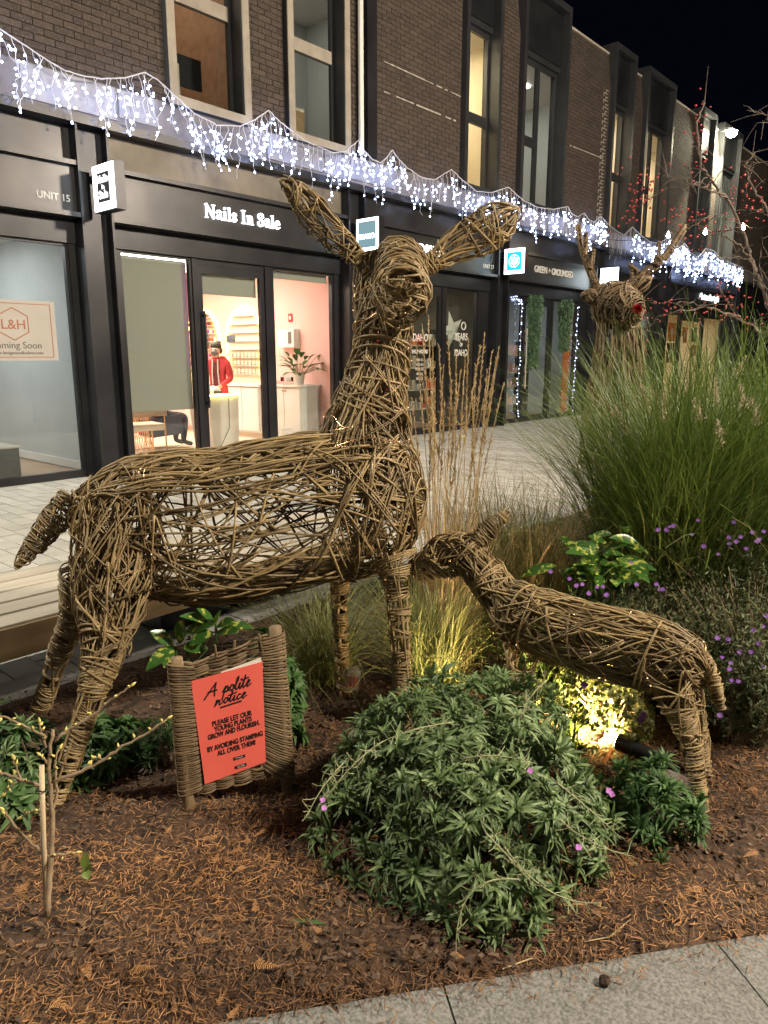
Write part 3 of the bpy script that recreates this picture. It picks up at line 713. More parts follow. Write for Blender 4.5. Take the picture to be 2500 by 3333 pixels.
# --- nail salon, fittings along the party wall x = 8.70
o = thing('wall_cabinet', (8.5, 11, 0), 'long white base cabinet with pale worktop along the salon wall', 'cabinet')
MB().box((8.28, 10.25, .10), (8.695, 13.1, .92)).build('carcass', M['white'], o); MB().box((8.24, 10.2, .922), (8.695, 13.12, .96)).build('worktop', M['white'], o); MB().box((8.33, 10.27, 0), (8.695, 13.1, .098)).build('plinth', M['cushion'], o)
for i in range(6): MB().box((8.262, 10.27+i*.47, .13), (8.278, 10.725+i*.47, .90)).build('cupboard_door', M['white'], o)
o = thing('side_cabinet', (8.45, 9.45, 0), 'white reception cabinet standing under the potted plant', 'cabinet')
MB().box((8.26, 9.14, .05), (8.695, 9.95, .94)).build('carcass', M['white'], o); MB().box((8.22, 9.10, .942), (8.698, 9.97, .975)).build('worktop', M['white'], o)
for i in range(2): MB().box((8.245, 9.16+i*.40, .10), (8.258, 9.545+i*.40, .92)).build('cupboard_door', M['white'], o); 
for i in range(2): MB().box((8.237, 9.49+i*.07, .86), (8.2445, 9.52+i*.07, .89)).build('knob', M['gold'], o)
def arch(yc, half, zt, lab, bottles):
    o = thing('arched_niche', (8.69, yc, .96), lab, 'shelf niche', 'arched display niches in the salon')
    zs = zt-half; pts = [(yc-half, .97), (yc-half, zs)]+[(yc-half*math.cos(a), zs+half*math.sin(a)) for a in np.linspace(0.15, PI-.15, 12)]+[(yc+half, zs), (yc+half, .97)]
    MB().tube([(8.675, y, z) for y, z in pts], .022, 6, (1, 0, 0)).build('glow_strip', M['niche'], o)
    bk = MB(); v = [(8.692, y, z) for y, z in pts]+[(8.697, y, z) for y, z in pts]; n = len(pts)
    bk.add(v, [tuple(range(n)), tuple(range(n, 2*n))[::-1]]+[(i, (i+1) % n, n+(i+1) % n, n+i) for i in range(n)]); bk.build('back_panel', M['cream'], o)
    for i in range(8):
        z = 1.12+i*.15
        if z > zt-.1: break
        hw = half*.93 if z < zs else math.sqrt(max(half**2-(z-zs)**2, .001))*.93
        sh_ = MB().box((8.615, yc-hw, z), (8.690, yc+hw, z+.010)).build('shelf', M['white'], o)
        if bottles:
            for y in np.arange(yc-hw+.03, yc+hw-.02, .042):
                c_ = random.choice(['red', 'rust', 'mauve', 'orange', 'hoodie', 'white', 'apron'])
                MB().box((8.625, y, z+.011), (8.655, y+.026, z+.075)).build('polish_bottle', M[c_], sh_)
        elif i < 3:
            for y in np.arange(yc-hw+.03, yc+hw-.05, .11): MB().lathe([(.045, -.006), (.045, .006)], (8.65, y+.05, z+.062), 10, axis=0).build('swatch_disc', M['cushion'], sh_)
    return o
arch(11.13, .52, 2.32, 'arched niche with yellow glowing edge and nearly empty shelves', False)
arch(12.42, .52, 2.32, 'arched niche with yellow glowing edge filled with rows of red polish bottles', True)
def plant_leaf(mb, base, d, L, W, droop, rnd, S=7, fold=.25):
    d = nrm(d); h = nrm(np.array([d[0], d[1], 0])+1e-6); side = nrm(np.cross(d, (0, 0, 1)))
    t = np.linspace(0, 1, S)[:, None]
    p = np.asarray(base)+d*L*t-np.array([0, 0, 1])*droop*L*t**2
    w = W*np.sin(PI*np.clip(t[:, 0], .03, .985)**.85)**.9
    mb.ribbons(p[None], w[None], side[None], rnd, fold)
o = thing('potted_plant', (8.42, 9.35, .975), 'peace lily with broad green leaves in white pot on the cabinet', 'potted plant')
MB().lathe([(.075, 0), (.10, .19), (.092, .19), (.09, .15)], (8.42, 9.35, .977), 16).build('pot', M['pot'], o)
for i in range(34):
    a = random.uniform(0, 2*PI); e = random.uniform(.25, 1.25); L = random.uniform(.22, .40); hgt = random.uniform(.0, .28)
    b0 = np.array([8.42+.05*math.cos(a), 9.35+.05*math.sin(a), 1.13]); dirv = np.array([math.cos(a)*math.cos(e), math.sin(a)*math.cos(e), math.sin(e)])
    b1 = b0+dirv*(.12+hgt); mb = MB(); plant_leaf(mb, b1, dirv*np.array([1, 1, .6]), L*.75, .048, .35, random.random())
    mb.tube([b0, (b0+b1)/2, b1], .004, 4); mb.build('leaf', M['green_leaf'], o, True)
for s_ in ((.0, .03, .50), (-.06, -.05, .44)):
    mb = MB().tube([(8.42, 9.35, 1.1), (8.42+s_[0], 9.35+s_[1], 1.13+s_[2])], .004, 4); plant_leaf(mb, (8.42+s_[0], 9.35+s_[1], 1.13+s_[2]), (0, -.2, 1), .12, .03, .1, .5); mb.build('white_spathe', M['paper'], o)
o = thing('paper_dispenser', (8.66, 9.9, 1.65), 'white wall dispenser box on the pink salon wall', 'dispenser')
MB().box((8.56, 9.62, 1.60), (8.698, 10.05, 1.90)).build('case', M['white'], o); MB().box((8.552, 9.68, 1.66), (8.559, 9.76, 1.86)).build('label_print', M['greyprint'], o)
o = thing('fire_notice', (8.695, 9.84, 2.1), 'small red fire notice on the pink salon wall', 'notice')
MB().box((8.685, 9.79, 2.03), (8.698, 9.89, 2.17)).build('plate', M['red'], o); MB().box((8.680, 9.815, 2.07), (8.6845, 9.865, 2.13)).build('symbol', M['paper'], o)
o = thing('polish_rack', (8.38, 9.7, .975), 'clear rack of small nail polish bottles beside the potted plant', 'rack')
MB().box((8.28, 9.52, .977), (8.50, 9.82, 1.03)).build('tray', M['plastic'], o)
for i in range(8): MB().box((8.30+.05*(i % 4), 9.56+.1*(i//4), 1.031), (8.325+.05*(i % 4), 9.59+.1*(i//4), 1.10)).build('bottle', M[random.choice(['red', 'black', 'mauve', 'white'])], o)
o = thing('wire_basket', (8.08, 9.42, 0), 'white perforated basket on the salon floor', 'basket')
MB().frame(7.97, 8.20, .05, .26, 9.32, 9.34, .02).box((7.97, 9.34, .03), (8.20, 9.52, .05)).box((7.97, 9.34, .05), (7.985, 9.52, .26)).box((8.185, 9.34, .05), (8.20, 9.52, .26)).build('rim', M['white'], o)
w_ = MB()
for i in range(6): w_.box((7.99+i*.033, 9.326, .07), (7.998+i*.033, 9.334, .24))
for i in range(4): w_.box((7.99, 9.322, .09+i*.04), (8.18, 9.3255, .098+i*.04))
w_.build('lattice', M['white'], o)
# reception desk
o = thing('reception_desk', (7.1, 9.75, 0), 'white angular reception desk with glowing top edge', 'desk')
d = MB(); v = [(6.86, 9.66, 0), (7.46, 9.80, 0), (7.40, 10.22, 0), (6.80, 10.08, 0), (6.74, 9.60, .84), (7.46, 9.77, .84), (7.40, 10.24, .84), (6.68, 10.06, .84)]
d.add(v, [(0, 3, 2, 1), (4, 5, 6, 7), (0, 1, 5, 4), (1, 2, 6, 5), (2, 3, 7, 6), (3, 0, 4, 7)]); d.build('body', M['white'], o)
MB().tube([(6.74, 9.585, .85), (7.47, 9.758, .85)], .014, 6).build('glow_edge', M['niche'], o)
cr = MB()
for a, b in (((7.00, 9.682, 0.02), (7.22, 9.715, .32)), ((7.22, 9.715, .32), (7.21, 9.70, .80))): cr.tube([a, b], .006, 4)
cr.build('groove', M['greyprint'], o)
o = thing('nail_lamp', (7.0, 9.85, .85), 'white domed nail curing lamp on the reception desk', 'lamp')
MB().lathe([(.13, 0), (.135, .05), (.11, .10), (.06, .135), (.01, .145)], (7.0, 9.82, .845), 14).build('dome', M['white'], o, True); MB().box((6.93, 9.676, .85), (7.07, 9.70, .91)).build('opening', M['charcoal'], o)
# chairs under the blind
def chair(x, y, rz, lab):
    o = thing('salon_chair', (x, y, 0), lab, 'chair', 'cream salon chairs'); c, s_ = math.cos(rz), math.sin(rz)
    T = lambda a, b, z: (x+a*c-b*s_, y+a*s_+b*c, z)
    MB().obox(T(0, 0, .46), [(c, s_, 0), (-s_, c, 0), (0, 0, 1)], [.26, .25, .045]).build('seat', M['cushion'], o)
    MB().obox(T(0, .25, .78), [(c, s_, 0), (-s_, c, 0), (0, 0, 1)], [.27, .04, .16]).build('backrest', M['cushion'], o)
    for a in (-.25, .25):
        for b_, h in ((-.24, .44), (.25, .90)): MB().tube([T(a, b_, 0.01), T(a, b_, h)], .013, 6).build('leg', M['gold'], o)
    return o
chair(5.55, 9.55, PI*.95, 'cream salon chair with brass legs below the roller blind')
chair(6.05, 11.0, .3, 'cream salon chair with brass legs behind the seated customer')
o = thing('manicure_table', (6.0, 10.4, 0), 'low table on a brass wire drum in the salon', 'table')
MB().box((5.55, 10.0, .70), (6.35, 10.5, .73)).build('tabletop', M['white'], o)
dr = MB()
for k in range(22):
    a = 2*PI*k/22; dr.tube([(5.95+.17*math.cos(a), 10.25+.17*math.sin(a), .01), (5.95+.10*math.cos(a+.5), 10.25+.10*math.sin(a+.5), .35), (5.95+.17*math.cos(a+1), 10.25+.17*math.sin(a+1), .70)], .006, 4)
dr.build('wire_drum', M['gold'], o)
dr = MB(); dr.tube([(6.1+.55*math.cos(a), 9.9+.55*math.sin(a), .012) for a in np.linspace(0, 2*PI, 24)], .008, 5, (0, 0, 1))
tag(dr.build('brass_floor_ring', M['gold']), 'thin brass ring lying on the salon floor', 'ring')
# blinds
def blind(x0, x1, z0, z1, lab):
    o = thing('roller_blind', ((x0+x1)/2, 8.70, z1), lab, 'blind', 'roller blinds in the salon windows')
    MB().box((x0, 8.698, z0), (x1, 8.700, z1)).build('fabric', M['blind'], o); MB().box((x0, 8.69, z0-.022), (x1, 8.705, z0)).build('bottom_bar', M['blind'], o)
    MB().tube([(x0, 8.72, z1+.012), (x1, 8.72, z1+.012)], .022, 8).build('roller_tube', M['white'], o)
blind(4.80, 5.86, .76, 2.64, 'grey roller blind pulled down over the salon window')
blind(6.02, 7.03, 2.30, 2.62, 'short grey roller blind at the top of the salon door')
blind(7.28, 8.46, 2.60, 2.665, 'rolled-up grey blind above the pink salon window')
tag(MB().tube([(5.865, 8.66, 2.60), (5.865, 8.66, 1.30)], .009, 6).build('magenta_light_strip', M['neonpink']), 'thin magenta light strip beside the roller blind', 'light strip')
o = thing('closed_sign', (6.47, 8.61, 1.68), 'small grey sign reading Closed on the salon door', 'sign')
MB().box((6.40, 8.605, 1.63), (6.56, 8.612, 1.74)).build('plate', M['kerb'], o); inst('lettering', text_mesh('Closed', .045, M['greyprint'], .001), FACE_Y(6.48, 8.603, 1.655), o)
o = thing('pull_plate', (6.06, 8.6, 1.67), 'small dark plate reading PULL on the salon door', 'sign')
MB().box((6.03, 8.577, 1.57), (6.085, 8.583, 1.78)).build('plate', M['greyprint'], o)
for i, ch in enumerate('PULL'): inst('lettering', text_mesh(ch, .045, M['letter'], .001), FACE_Y(6.057, 8.575, 1.725-i*.046), o)

# ------------------------------------------------------------------ people
def skin_body(name, joints, bones, mats, zone, parent, sub=2):
    """joints: name->(xyz, r); bones: pairs; zone(co)->material index"""
    names = list(joints); me = bpy.data.meshes.new(name)
    me.from_pydata([tuple(float(q) for q in joints[n][0]) for n in names], [(names.index(a), names.index(b)) for a, b in bones], [])
    o = bpy.data.objects.new(name, me); col.objects.link(o)
    md = o.modifiers.new('skin', 'SKIN'); ss = o.modifiers.new('sub', 'SUBSURF'); ss.levels = sub; ss.render_levels = sub
    lay = me.skin_vertices[0] if me.skin_vertices else None
    if lay is None:
        import bmesh
        bm = bmesh.new(); bm.from_mesh(me); bm.verts.layers.skin.verify(); bm.to_mesh(me); bm.free(); lay = me.skin_vertices[0]
    for i, n in enumerate(names):
        r = joints[n][1]; lay.data[i].radius = r if isinstance(r, tuple) else (r, r); lay.data[i].use_root = (i == 0)
    dg = bpy.context.evaluated_depsgraph_get(); dg.update()
    me2 = bpy.data.meshes.new_from_object(o.evaluated_get(dg)); bpy.data.objects.remove(o)
    me2.materials.clear()
    for m_ in mats: me2.materials.append(m_)
    for p in me2.polygons: p.use_smooth = True; p.material_index = zone(p.center)
    ob = bpy.data.objects.new(name, me2); link(ob, parent); return ob
WX, WY = 7.34, 10.12
fwv = nrm(np.array([-.75, -.45, 0])); sdv = np.array([-fwv[1], fwv[0], 0])     # facing the desk, turned to our left
def W(f, s_, z): return np.array([WX, WY, 0])+fwv*f+sdv*s_+np.array([0, 0, z])
J = {'pelvis': (W(0, 0, .92), (.15, .11)), 'waist': (W(.01, 0, 1.07), (.125, .10)), 'chest': (W(.03, 0, 1.26), (.155, .115)), 'neck0': (W(.035, 0, 1.385), .075), 'neck': (W(.055, 0, 1.44), .05), 'head': (W(.085, 0, 1.52), .085), 'crown': (W(.08, 0, 1.60), .08)}
B = [('pelvis', 'waist'), ('waist', 'chest'), ('chest', 'neck0'), ('neck0', 'neck'), ('neck', 'head'), ('head', 'crown')]
for s_, n in ((1, 'r'), (-1, 'l')):
    J['sh'+n] = (W(.03, .17*s_, 1.345), .068); J['el'+n] = (W(.05, .235*s_, 1.09), .055); J['wr'+n] = (W(.27, .13*s_, .965), .034); J['pa'+n] = (W(.33, .10*s_, .945), .028)
    B += [('chest', 'sh'+n), ('sh'+n, 'el'+n), ('el'+n, 'wr'+n), ('wr'+n, 'pa'+n)]
    for k, (a, l) in enumerate(((-.03, .065), (-.01, .075), (.01, .07), (.028, .055))):
        J[f'f{k}{n}'] = (W(.33+l, (.10*s_)+a, .925), .009); B.append(('pa'+n, f'f{k}{n}'))
    J['th'+n] = (W(.34, .10*s_-.045*s_, .955), .010); B.append(('pa'+n, 'th'+n))
    J['hip'+n] = (W(0, .09*s_, .84), .095); J['kn'+n] = (W(.02, .10*s_, .47), .062); J['an'+n] = (W(-.01, .10*s_, .08), .042); J['to'+n] = (W(.13, .11*s_, .035), .034)
    B += [('pelvis', 'hip'+n), ('hip'+n, 'kn'+n), ('kn'+n, 'an'+n), ('an'+n, 'to'+n)]
def wz(c):
    d = np.array(c)-np.array([WX, WY, 0]); f = d@fwv; s_ = d@sdv; z = c[2]
    if z > 1.43: return 0
    if f > .275 and z < 1.02 and z > .88: return 0
    if z < .80: return 2
    if f > .05 and abs(s_) < .062 and z < 1.36: return 3
    return 1
o = thing('person', (WX, WY, 0), 'person in red hoodie, dark apron and face mask bending over the reception desk', 'person')
bdy = skin_body('body', J, B, [M['skin'], M['hoodie'], M['charcoal'], M['apron']], wz, o)
hr = MB(); hc = W(.065, 0, 1.585)
def ell(mb, c, r, n=14, m_=8, cut=None, ax=None):
    ax = ax or (fwv, sdv, np.array([0, 0, 1.])); v = []
    for i in range(m_+1):
        a = PI*i/m_
        for k in range(n):
            b_ = 2*PI*k/n; v.append(np.asarray(c)+ax[0]*r[0]*math.sin(a)*math.cos(b_)+ax[1]*r[1]*math.sin(a)*math.sin(b_)+ax[2]*r[2]*math.cos(a))
    mb.add(v, [(i*n+k, i*n+(k+1) % n, (i+1)*n+(k+1) % n, (i+1)*n+k) for i in range(m_) for k in range(n)])
ell(hr, W(.045, 0, 1.605), (.098, .092, .085)); ell(hr, W(-.075, 0, 1.67), (.038, .038, .036)); ell(hr, W(.0, 0, 1.54), (.075, .088, .075)); hr.build('hair', M['hair'], o, True)
fm = MB(); ell(fm, W(.135, 0, 1.505), (.055, .062, .05)); fm.build('face_mask', M['greyprint'], o, True)
hd = MB(); ell(hd, W(-.06, 0, 1.395), (.10, .14, .065)); hd.build('hood', M['hoodie'], o, True)
for s_ in (-1, 1): MB().tube([W(.115, .045*s_, 1.40), W(.135, .05*s_, 1.2), W(.12, .055*s_, 1.0)], .010, 6).build('zip_edge', M['paper'], o)
for s_ in (-1, 1):
    e = MB(); ell(e, W(.158, .032*s_, 1.555), (.010, .014, .008), 8, 5); e.build('eye', M['charcoal'], o, True)
# seated customer, mostly behind the blind
CX, CY = 6.36, 10.45
cf = nrm(np.array([.95, -.1, 0])); cs = np.array([-cf[1], cf[0], 0])
def W2(f, s_, z): return np.array([CX, CY, 0])+cf*f+cs*s_+np.array([0, 0, z])
J = {'pelvis': (W2(0, 0, .52), (.19, .15)), 'waist': (W2(.02, 0, .70), (.17, .14)), 'chest': (W2(.05, 0, .95), (.18, .14)), 'neck0': (W2(.06, 0, 1.10), .07), 'neck': (W2(.07, 0, 1.16), .05), 'head': (W2(.10, 0, 1.25), .085), 'crown': (W2(.09, 0, 1.33), .08)}
B = [('pelvis', 'waist'), ('waist', 'chest'), ('chest', 'neck0'), ('neck0', 'neck'), ('neck', 'head'), ('head', 'crown')]
for s_, n in ((1, 'r'), (-1, 'l')):
    J['sh'+n] = (W2(.05, .19*s_, 1.05), .075); J['el'+n] = (W2(.12, .25*s_, .80), .06); J['wr'+n] = (W2(.36, .16*s_, .76), .038); J['pa'+n] = (W2(.43, .13*s_, .76), .028)
    B += [('chest', 'sh'+n), ('sh'+n, 'el'+n), ('el'+n, 'wr'+n), ('wr'+n, 'pa'+n)]
    for k, a in enumerate((-.03, -.01, .01, .028)):
        J[f'f{k}{n}'] = (W2(.50, .13*s_+a, .75), .009); B.append(('pa'+n, f'f{k}{n}'))
    J['th'+n] = (W2(.45, .08*s_, .76), .010); B.append(('pa'+n, 'th'+n))
    J['hip'+n] = (W2(.06, .10*s_, .50), .11); J['kn'+n] = (W2(.42, .12*s_, .50), .075); J['an'+n] = (W2(.36, .14*s_, .09), .045); J['to'+n] = (W2(.52, .15*s_, .04), .04)
    B += [('pelvis', 'hip'+n), ('hip'+n, 'kn'+n), ('kn'+n, 'an'+n), ('an'+n, 'to'+n)]
o = thing('person', (CX, CY, 0), 'person in a dark navy coat seated behind the lowered blind, only legs showing', 'person')
skin_body('body', J, B, [M['skin'], M['coat'], M['black']], lambda c: 0 if c[2] > 1.14 or (np.array(c)-np.array([CX, CY, 0]))@cf > .40 and c[2] > .7 else (1 if c[2] > .30 else 2), o)
hr = MB(); ell(hr, W2(.05, 0, 1.34), (.10, .095, .10), ax=(cf, cs, np.array([0, 0, 1.]))); hr.build('hair', M['hair'], o, True)
sk = MB(); sk.add([W2(a, b_, z) for a, b_, z in ((-.22, -.24, .46), (.30, -.26, .56), (.30, .26, .56), (-.22, .24, .46), (-.20, -.26, .20), (.28, -.30, .24), (.30, .28, .22), (-.20, .26, .20))], [(0, 1, 2, 3), (4, 7, 6, 5), (0, 4, 5, 1), (1, 5, 6, 2), (2, 6, 7, 3), (3, 7, 4, 0)]); sk.build('coat_skirt', M['coat'], o)

# --- unit 17
def decal(s, x, z, sz, lab, m='letter', sx=.8, bold=.003):
    o = thing('window_decal', (x, 8.61, z), lab, 'window lettering'); inst('lettering', text_mesh(s, sz, M[m], .001, 'CENTER', bold, sx), FACE_Y(x, 8.612, z), o); return o
decal('IDAHO', 10.75, 1.72, .19, 'white lettering IDAHO on the dark shop door')
decal('SHOP HOURS', 10.75, 1.50, .095, 'white lettering SHOP HOURS on the dark shop door')
o = thing('opening_hours', (10.75, 8.61, 1.2), 'small white rows of opening hours on the dark shop door', 'window lettering')
for i, s in enumerate(('TUES 10-5', 'WED 10-5', 'THURS 10-5', 'FRI 10-5', 'SAT 10-5')): inst('lettering', text_mesh(s, .065, M['letter'], .001, 'CENTER', .001, .8), FACE_Y(10.75, 8.612, 1.36-i*.085), o)
o = thing('window_decal', (12.05, 8.61, 1.8), 'white window lettering YEARS OF IDAHO under a ring', 'window lettering')
for s, z, sz in (('YEARS', 1.76, .19), ('OF', 1.64, .09), ('IDAHO', 1.46, .17)): inst('lettering', text_mesh(s, sz, M['letter'], .001, 'CENTER', .003, .8), FACE_Y(12.05, 8.612, z), o)
MB().tube([(12.12+.07*math.cos(a), 8.612, 2.03+.07*math.sin(a)) for a in np.linspace(0, 2*PI, 20)], .012, 6, (0, 1, 0)).build('ring', M['letter'], o)
o = thing('paper_star', (12.15, 8.95, 2.0), 'large white folded paper star hanging in the dark shop window', 'star ornament')
sv = []; st_ = MB(); cc = np.array([12.2, 8.95, 1.95])
for k in range(10):
    r_ = .40 if k % 2 == 0 else .17; a = PI/2+k*PI/5+.3; sv.append(cc+np.array([r_*math.cos(a), 0, r_*math.sin(a)]))
st_.add(sv+[cc+np.array([0, -.09, 0]), cc+np.array([0, .09, 0])], [(k, (k+1) % 10, 10) for k in range(10)]+[((k+1) % 10, k, 11) for k in range(10)]); st_.build('star', M['paper'], o)
MB().tube([cc+np.array([0, 0, .38]), cc+np.array([0, 0, .99])], .003, 4).build('cord', M['greyprint'], o)
o = thing('paper_star', (11.75, 8.85, 2.3), 'small white paper star hanging from a rail in the dark shop', 'star ornament')
st_ = MB(); cc = np.array([11.72, 8.85, 2.33]); sv = [cc+np.array([(.15 if k % 2 == 0 else .06)*math.cos(PI/2+k*PI/5), 0, (.15 if k % 2 == 0 else .06)*math.sin(PI/2+k*PI/5)]) for k in range(10)]
st_.add(sv+[cc+np.array([0, -.035, 0]), cc+np.array([0, .035, 0])], [(k, (k+1) % 10, 10) for k in range(10)]+[((k+1) % 10, k, 11) for k in range(10)]); st_.build('star', M['paper'], o); MB().tube([cc+np.array([0, 0, .14]), cc+np.array([0, 0, .6])], .003, 4).build('cord', M['greyprint'], o)
def shelving(x0, x1, y0, y1, zs, lab, goods, name='shelf_unit', seed=0):
    r_ = random.Random(seed); o = thing(name, ((x0+x1)/2, (y0+y1)/2, 0), lab, 'shelving')
    for x in (x0, x1-.03): MB().box((x, y0, 0), (x+.03, y1, zs[-1]+.35)).build('upright', M['charcoal'], o)
    for z in zs:
        s_ = MB().box((x0+.03, y0, z), (x1-.03, y1, z+.025)).build('shelf', M['cushion'], o)
        x = x0+.06
        while x < x1-.12:
            w = r_.uniform(.06, .16); h = r_.uniform(.08, .26); m_ = M[r_.choice(goods)]
            if r_.random() < .5: MB().box((x, y0+.06, z+.026), (x+w, y0+.06+w, z+.026+h)).build('goods_box', m_, s_)
            else: MB().lathe([(w*.48, 0), (w*.5, h*.7), (w*.3, h*.8), (w*.3, h)], (x+w/2, y0+.06+w/2, z+.026), 10).build('goods_jar', m_, s_)
            x += w+r_.uniform(.02, .06)
    return o
shelving(9.3, 12.7, 9.6, 10.0, (.35, .75, 1.2, 1.65), 'shelves of mixed gifts inside the dark shop', ['white', 'red', 'cushion', 'card', 'greyprint', 'paper', 'orange'], seed=3)
shelving(13.4, 16.2, 9.5, 9.9, (.30, .72, 1.05, 1.45), 'shelves of pots and boxed goods inside the plant shop', ['white', 'pot', 'cushion', 'greywall', 'teal2' if 'teal2' in M else 'pinkwall', 'card', 'hoodie'], seed=5)
tag(MB().box((16.45, 8.70, .05), (16.76, 8.73, 2.66)).build('orange_pillar_panel', M['orange']), 'tall orange panel behind the fairy lights of the plant shop', 'panel')
for i, (px, c_, pz, w, h) in enumerate(((22.85, 'orange', 1.9, .62, .55), (22.85, 'apron', 1.25, .62, .6), (24.05, 'orange', 1.85, .45, .5), (24.9, 'grass', 1.9, .5, .45), (24.95, 'hoodie', 1.45, .5, .35))):
    o = thing('window_poster', (px, 8.63, pz), ['orange abstract poster in the restaurant window', 'maroon abstract poster below the orange one', 'orange poster on the restaurant door', 'green printed poster on the restaurant door', 'red poster under the green one'][i], 'poster')
    MB().box((px, 8.630, pz), (px+w, 8.634, pz+h)).build('sheet', M[c_], o); bl = MB(); bl.lathe([(h*.2, -.001), (h*.2, .001)], (px+w*.5, 8.6275, pz+h*.5), 12, axis=1); bl.build('printed_shape', M['cushion'], o)
# garlands and vertical fairy lights of the plant shop
def garland(x, z1, z0, lab, seed):
    r_ = np.random.default_rng(seed); o = thing('fir_garland', (x, 8.50, z1), lab, 'garland', 'fir garlands hung beside the plant shop door')
    n = 2600; t = r_.random(n)**.9; z = z1+(z0-z1)*t; rad = .25*(1-t*.65)*(.35+.65*np.abs(np.sin(t*9))*.5+.3)
    a = r_.uniform(0, 2*PI, n); b = np.stack([x+rad*.7*np.cos(a), 8.46+.45*rad*np.sin(a), z], 1)
    d = nrm(np.stack([np.cos(a), .6*np.sin(a), r_.normal(-.5, .6, n)], 1)); L = r_.uniform(.06, .13, n)
    Pt = np.stack([b, b+d*(L*.5)[:, None], b+d*L[:, None]+np.array([0, 0, -.02])], 1)
    MB().ribbons(Pt, np.stack([np.full(n, .006), np.full(n, .010), np.full(n, .003)], 1), nrm(np.cross(d, r_.normal(0, 1, (n, 3)))), r_.random(n)).build('fir_sprays', M['fir'], o)
    MB().tube([(x, 8.50, z1+.02), (x, 8.48, (z0+z1)/2), (x, 8.49, z0+.1)], .012, 6).build('core_stem', M['bark'], o)
garland(14.58, 2.76, 1.22, 'long fir garland hanging beside the plant shop door', 1)
garland(15.98, 2.74, 1.60, 'shorter fir garland hanging beside the orange panel', 2)
bulb_me = mm(MB().lathe([(.004, -.018), (.013, -.004), (.013, .008), (.003, .018)], (0, 0, 0), 6).mesh('bulb'), M['led'])
dot_me = mm(MB().lathe([(.003, -.009), (.010, 0), (.003, .009)], (0, 0, 0), 6).mesh('fairy_bulb'), M['ledblue'])
def vfairy(pts, lab, n):
    o = thing('fairy_light_string', pts[0], lab, 'fairy lights', 'fairy light strings framing the plant shop'); pts = np.array(pts); 
    MB().tube(pts, .003, 4).build('cable', M['cable'], o)
    d = np.linspace(0, len(pts)-1.001, n)
    for q in d:
        i = int(q); p = pts[i]+(pts[i+1]-pts[i])*(q-i)+rng.normal(0, .035, 3)*np.array([1, .3, .8])
        inst('fairy_bulb', dot_me, Matrix.Translation(Vector(p)), o)
vfairy([(13.75, 8.55, 2.62), (14.02, 8.55, 2.66), (14.16, 8.55, 2.55), (14.18, 8.55, 1.7), (14.14, 8.55, .9), (14.16, 8.55, .12)], 'string of cold fairy lights down the plant shop window', 46)
vfairy([(16.74, 8.54, 2.62), (16.76, 8.54, 1.7), (16.74, 8.54, .9), (16.70, 8.54, .15)], 'string of cold fairy lights down the orange panel', 36)

# ================================================================== ICICLE LIGHTS
cab = [(-190, -30), (-150, -8), (-110, 4), (-75, 8), (-45, 12), (-22, 36), (0, 62), (35, 86), (70, 108), (105, 132), (140, 152), (180, 164), (220, 170), (270, 168), (314, 156), (340, 172), (365, 195), (392, 220), (420, 245), (470, 270), (520, 272), (552, 258), (580, 238), (600, 258), (620, 275), (660, 305), (720, 330), (748, 326), (774, 303), (786, 325), (803, 343), (822, 352), (836, 340), (847, 324), (862, 345), (880, 362), (912, 384), (940, 388), (975, 366), (1000, 390), (1030, 413), (1062, 416), (1098, 404), (1130, 432), (1162, 448), (1195, 452), (1226, 446), (1236, 462), (1248, 468), (1262, 460), (1272, 474), (1283, 480), (1298, 466), (1312, 482), (1328, 496), (1348, 508), (1366, 490), (1382, 506), (1402, 521), (1424, 526), (1444, 512), (1458, 527), (1468, 535), (1480, 525), (1492, 545), (1508, 556), (1525, 536), (1541, 541), (1556, 556), (1580, 568), (1606, 578)]
C3 = np.array([ony(u*K, v*K, 8.22) for u, v in cab])
secs = [(0, 14, 'icicle light string sagging above the Unit 15 sign'), (14, 22, 'icicle light string above the Nails In Sale sign'), (22, 33, 'icicle light string between the salon and the IDAHO sign'), (33, 42, 'icicle light string above the IDAHO shopfront'),
        (42, 53, 'icicle light string above the GREEN + GROUNDED sign'), (53, 56, 'unlit stretch of white icicle cable beside a warm bulb'), (56, 64, 'dense icicle light string behind the stag antlers'), (64, 72, 'dense tangled end of icicle lights above the restaurant sign')]
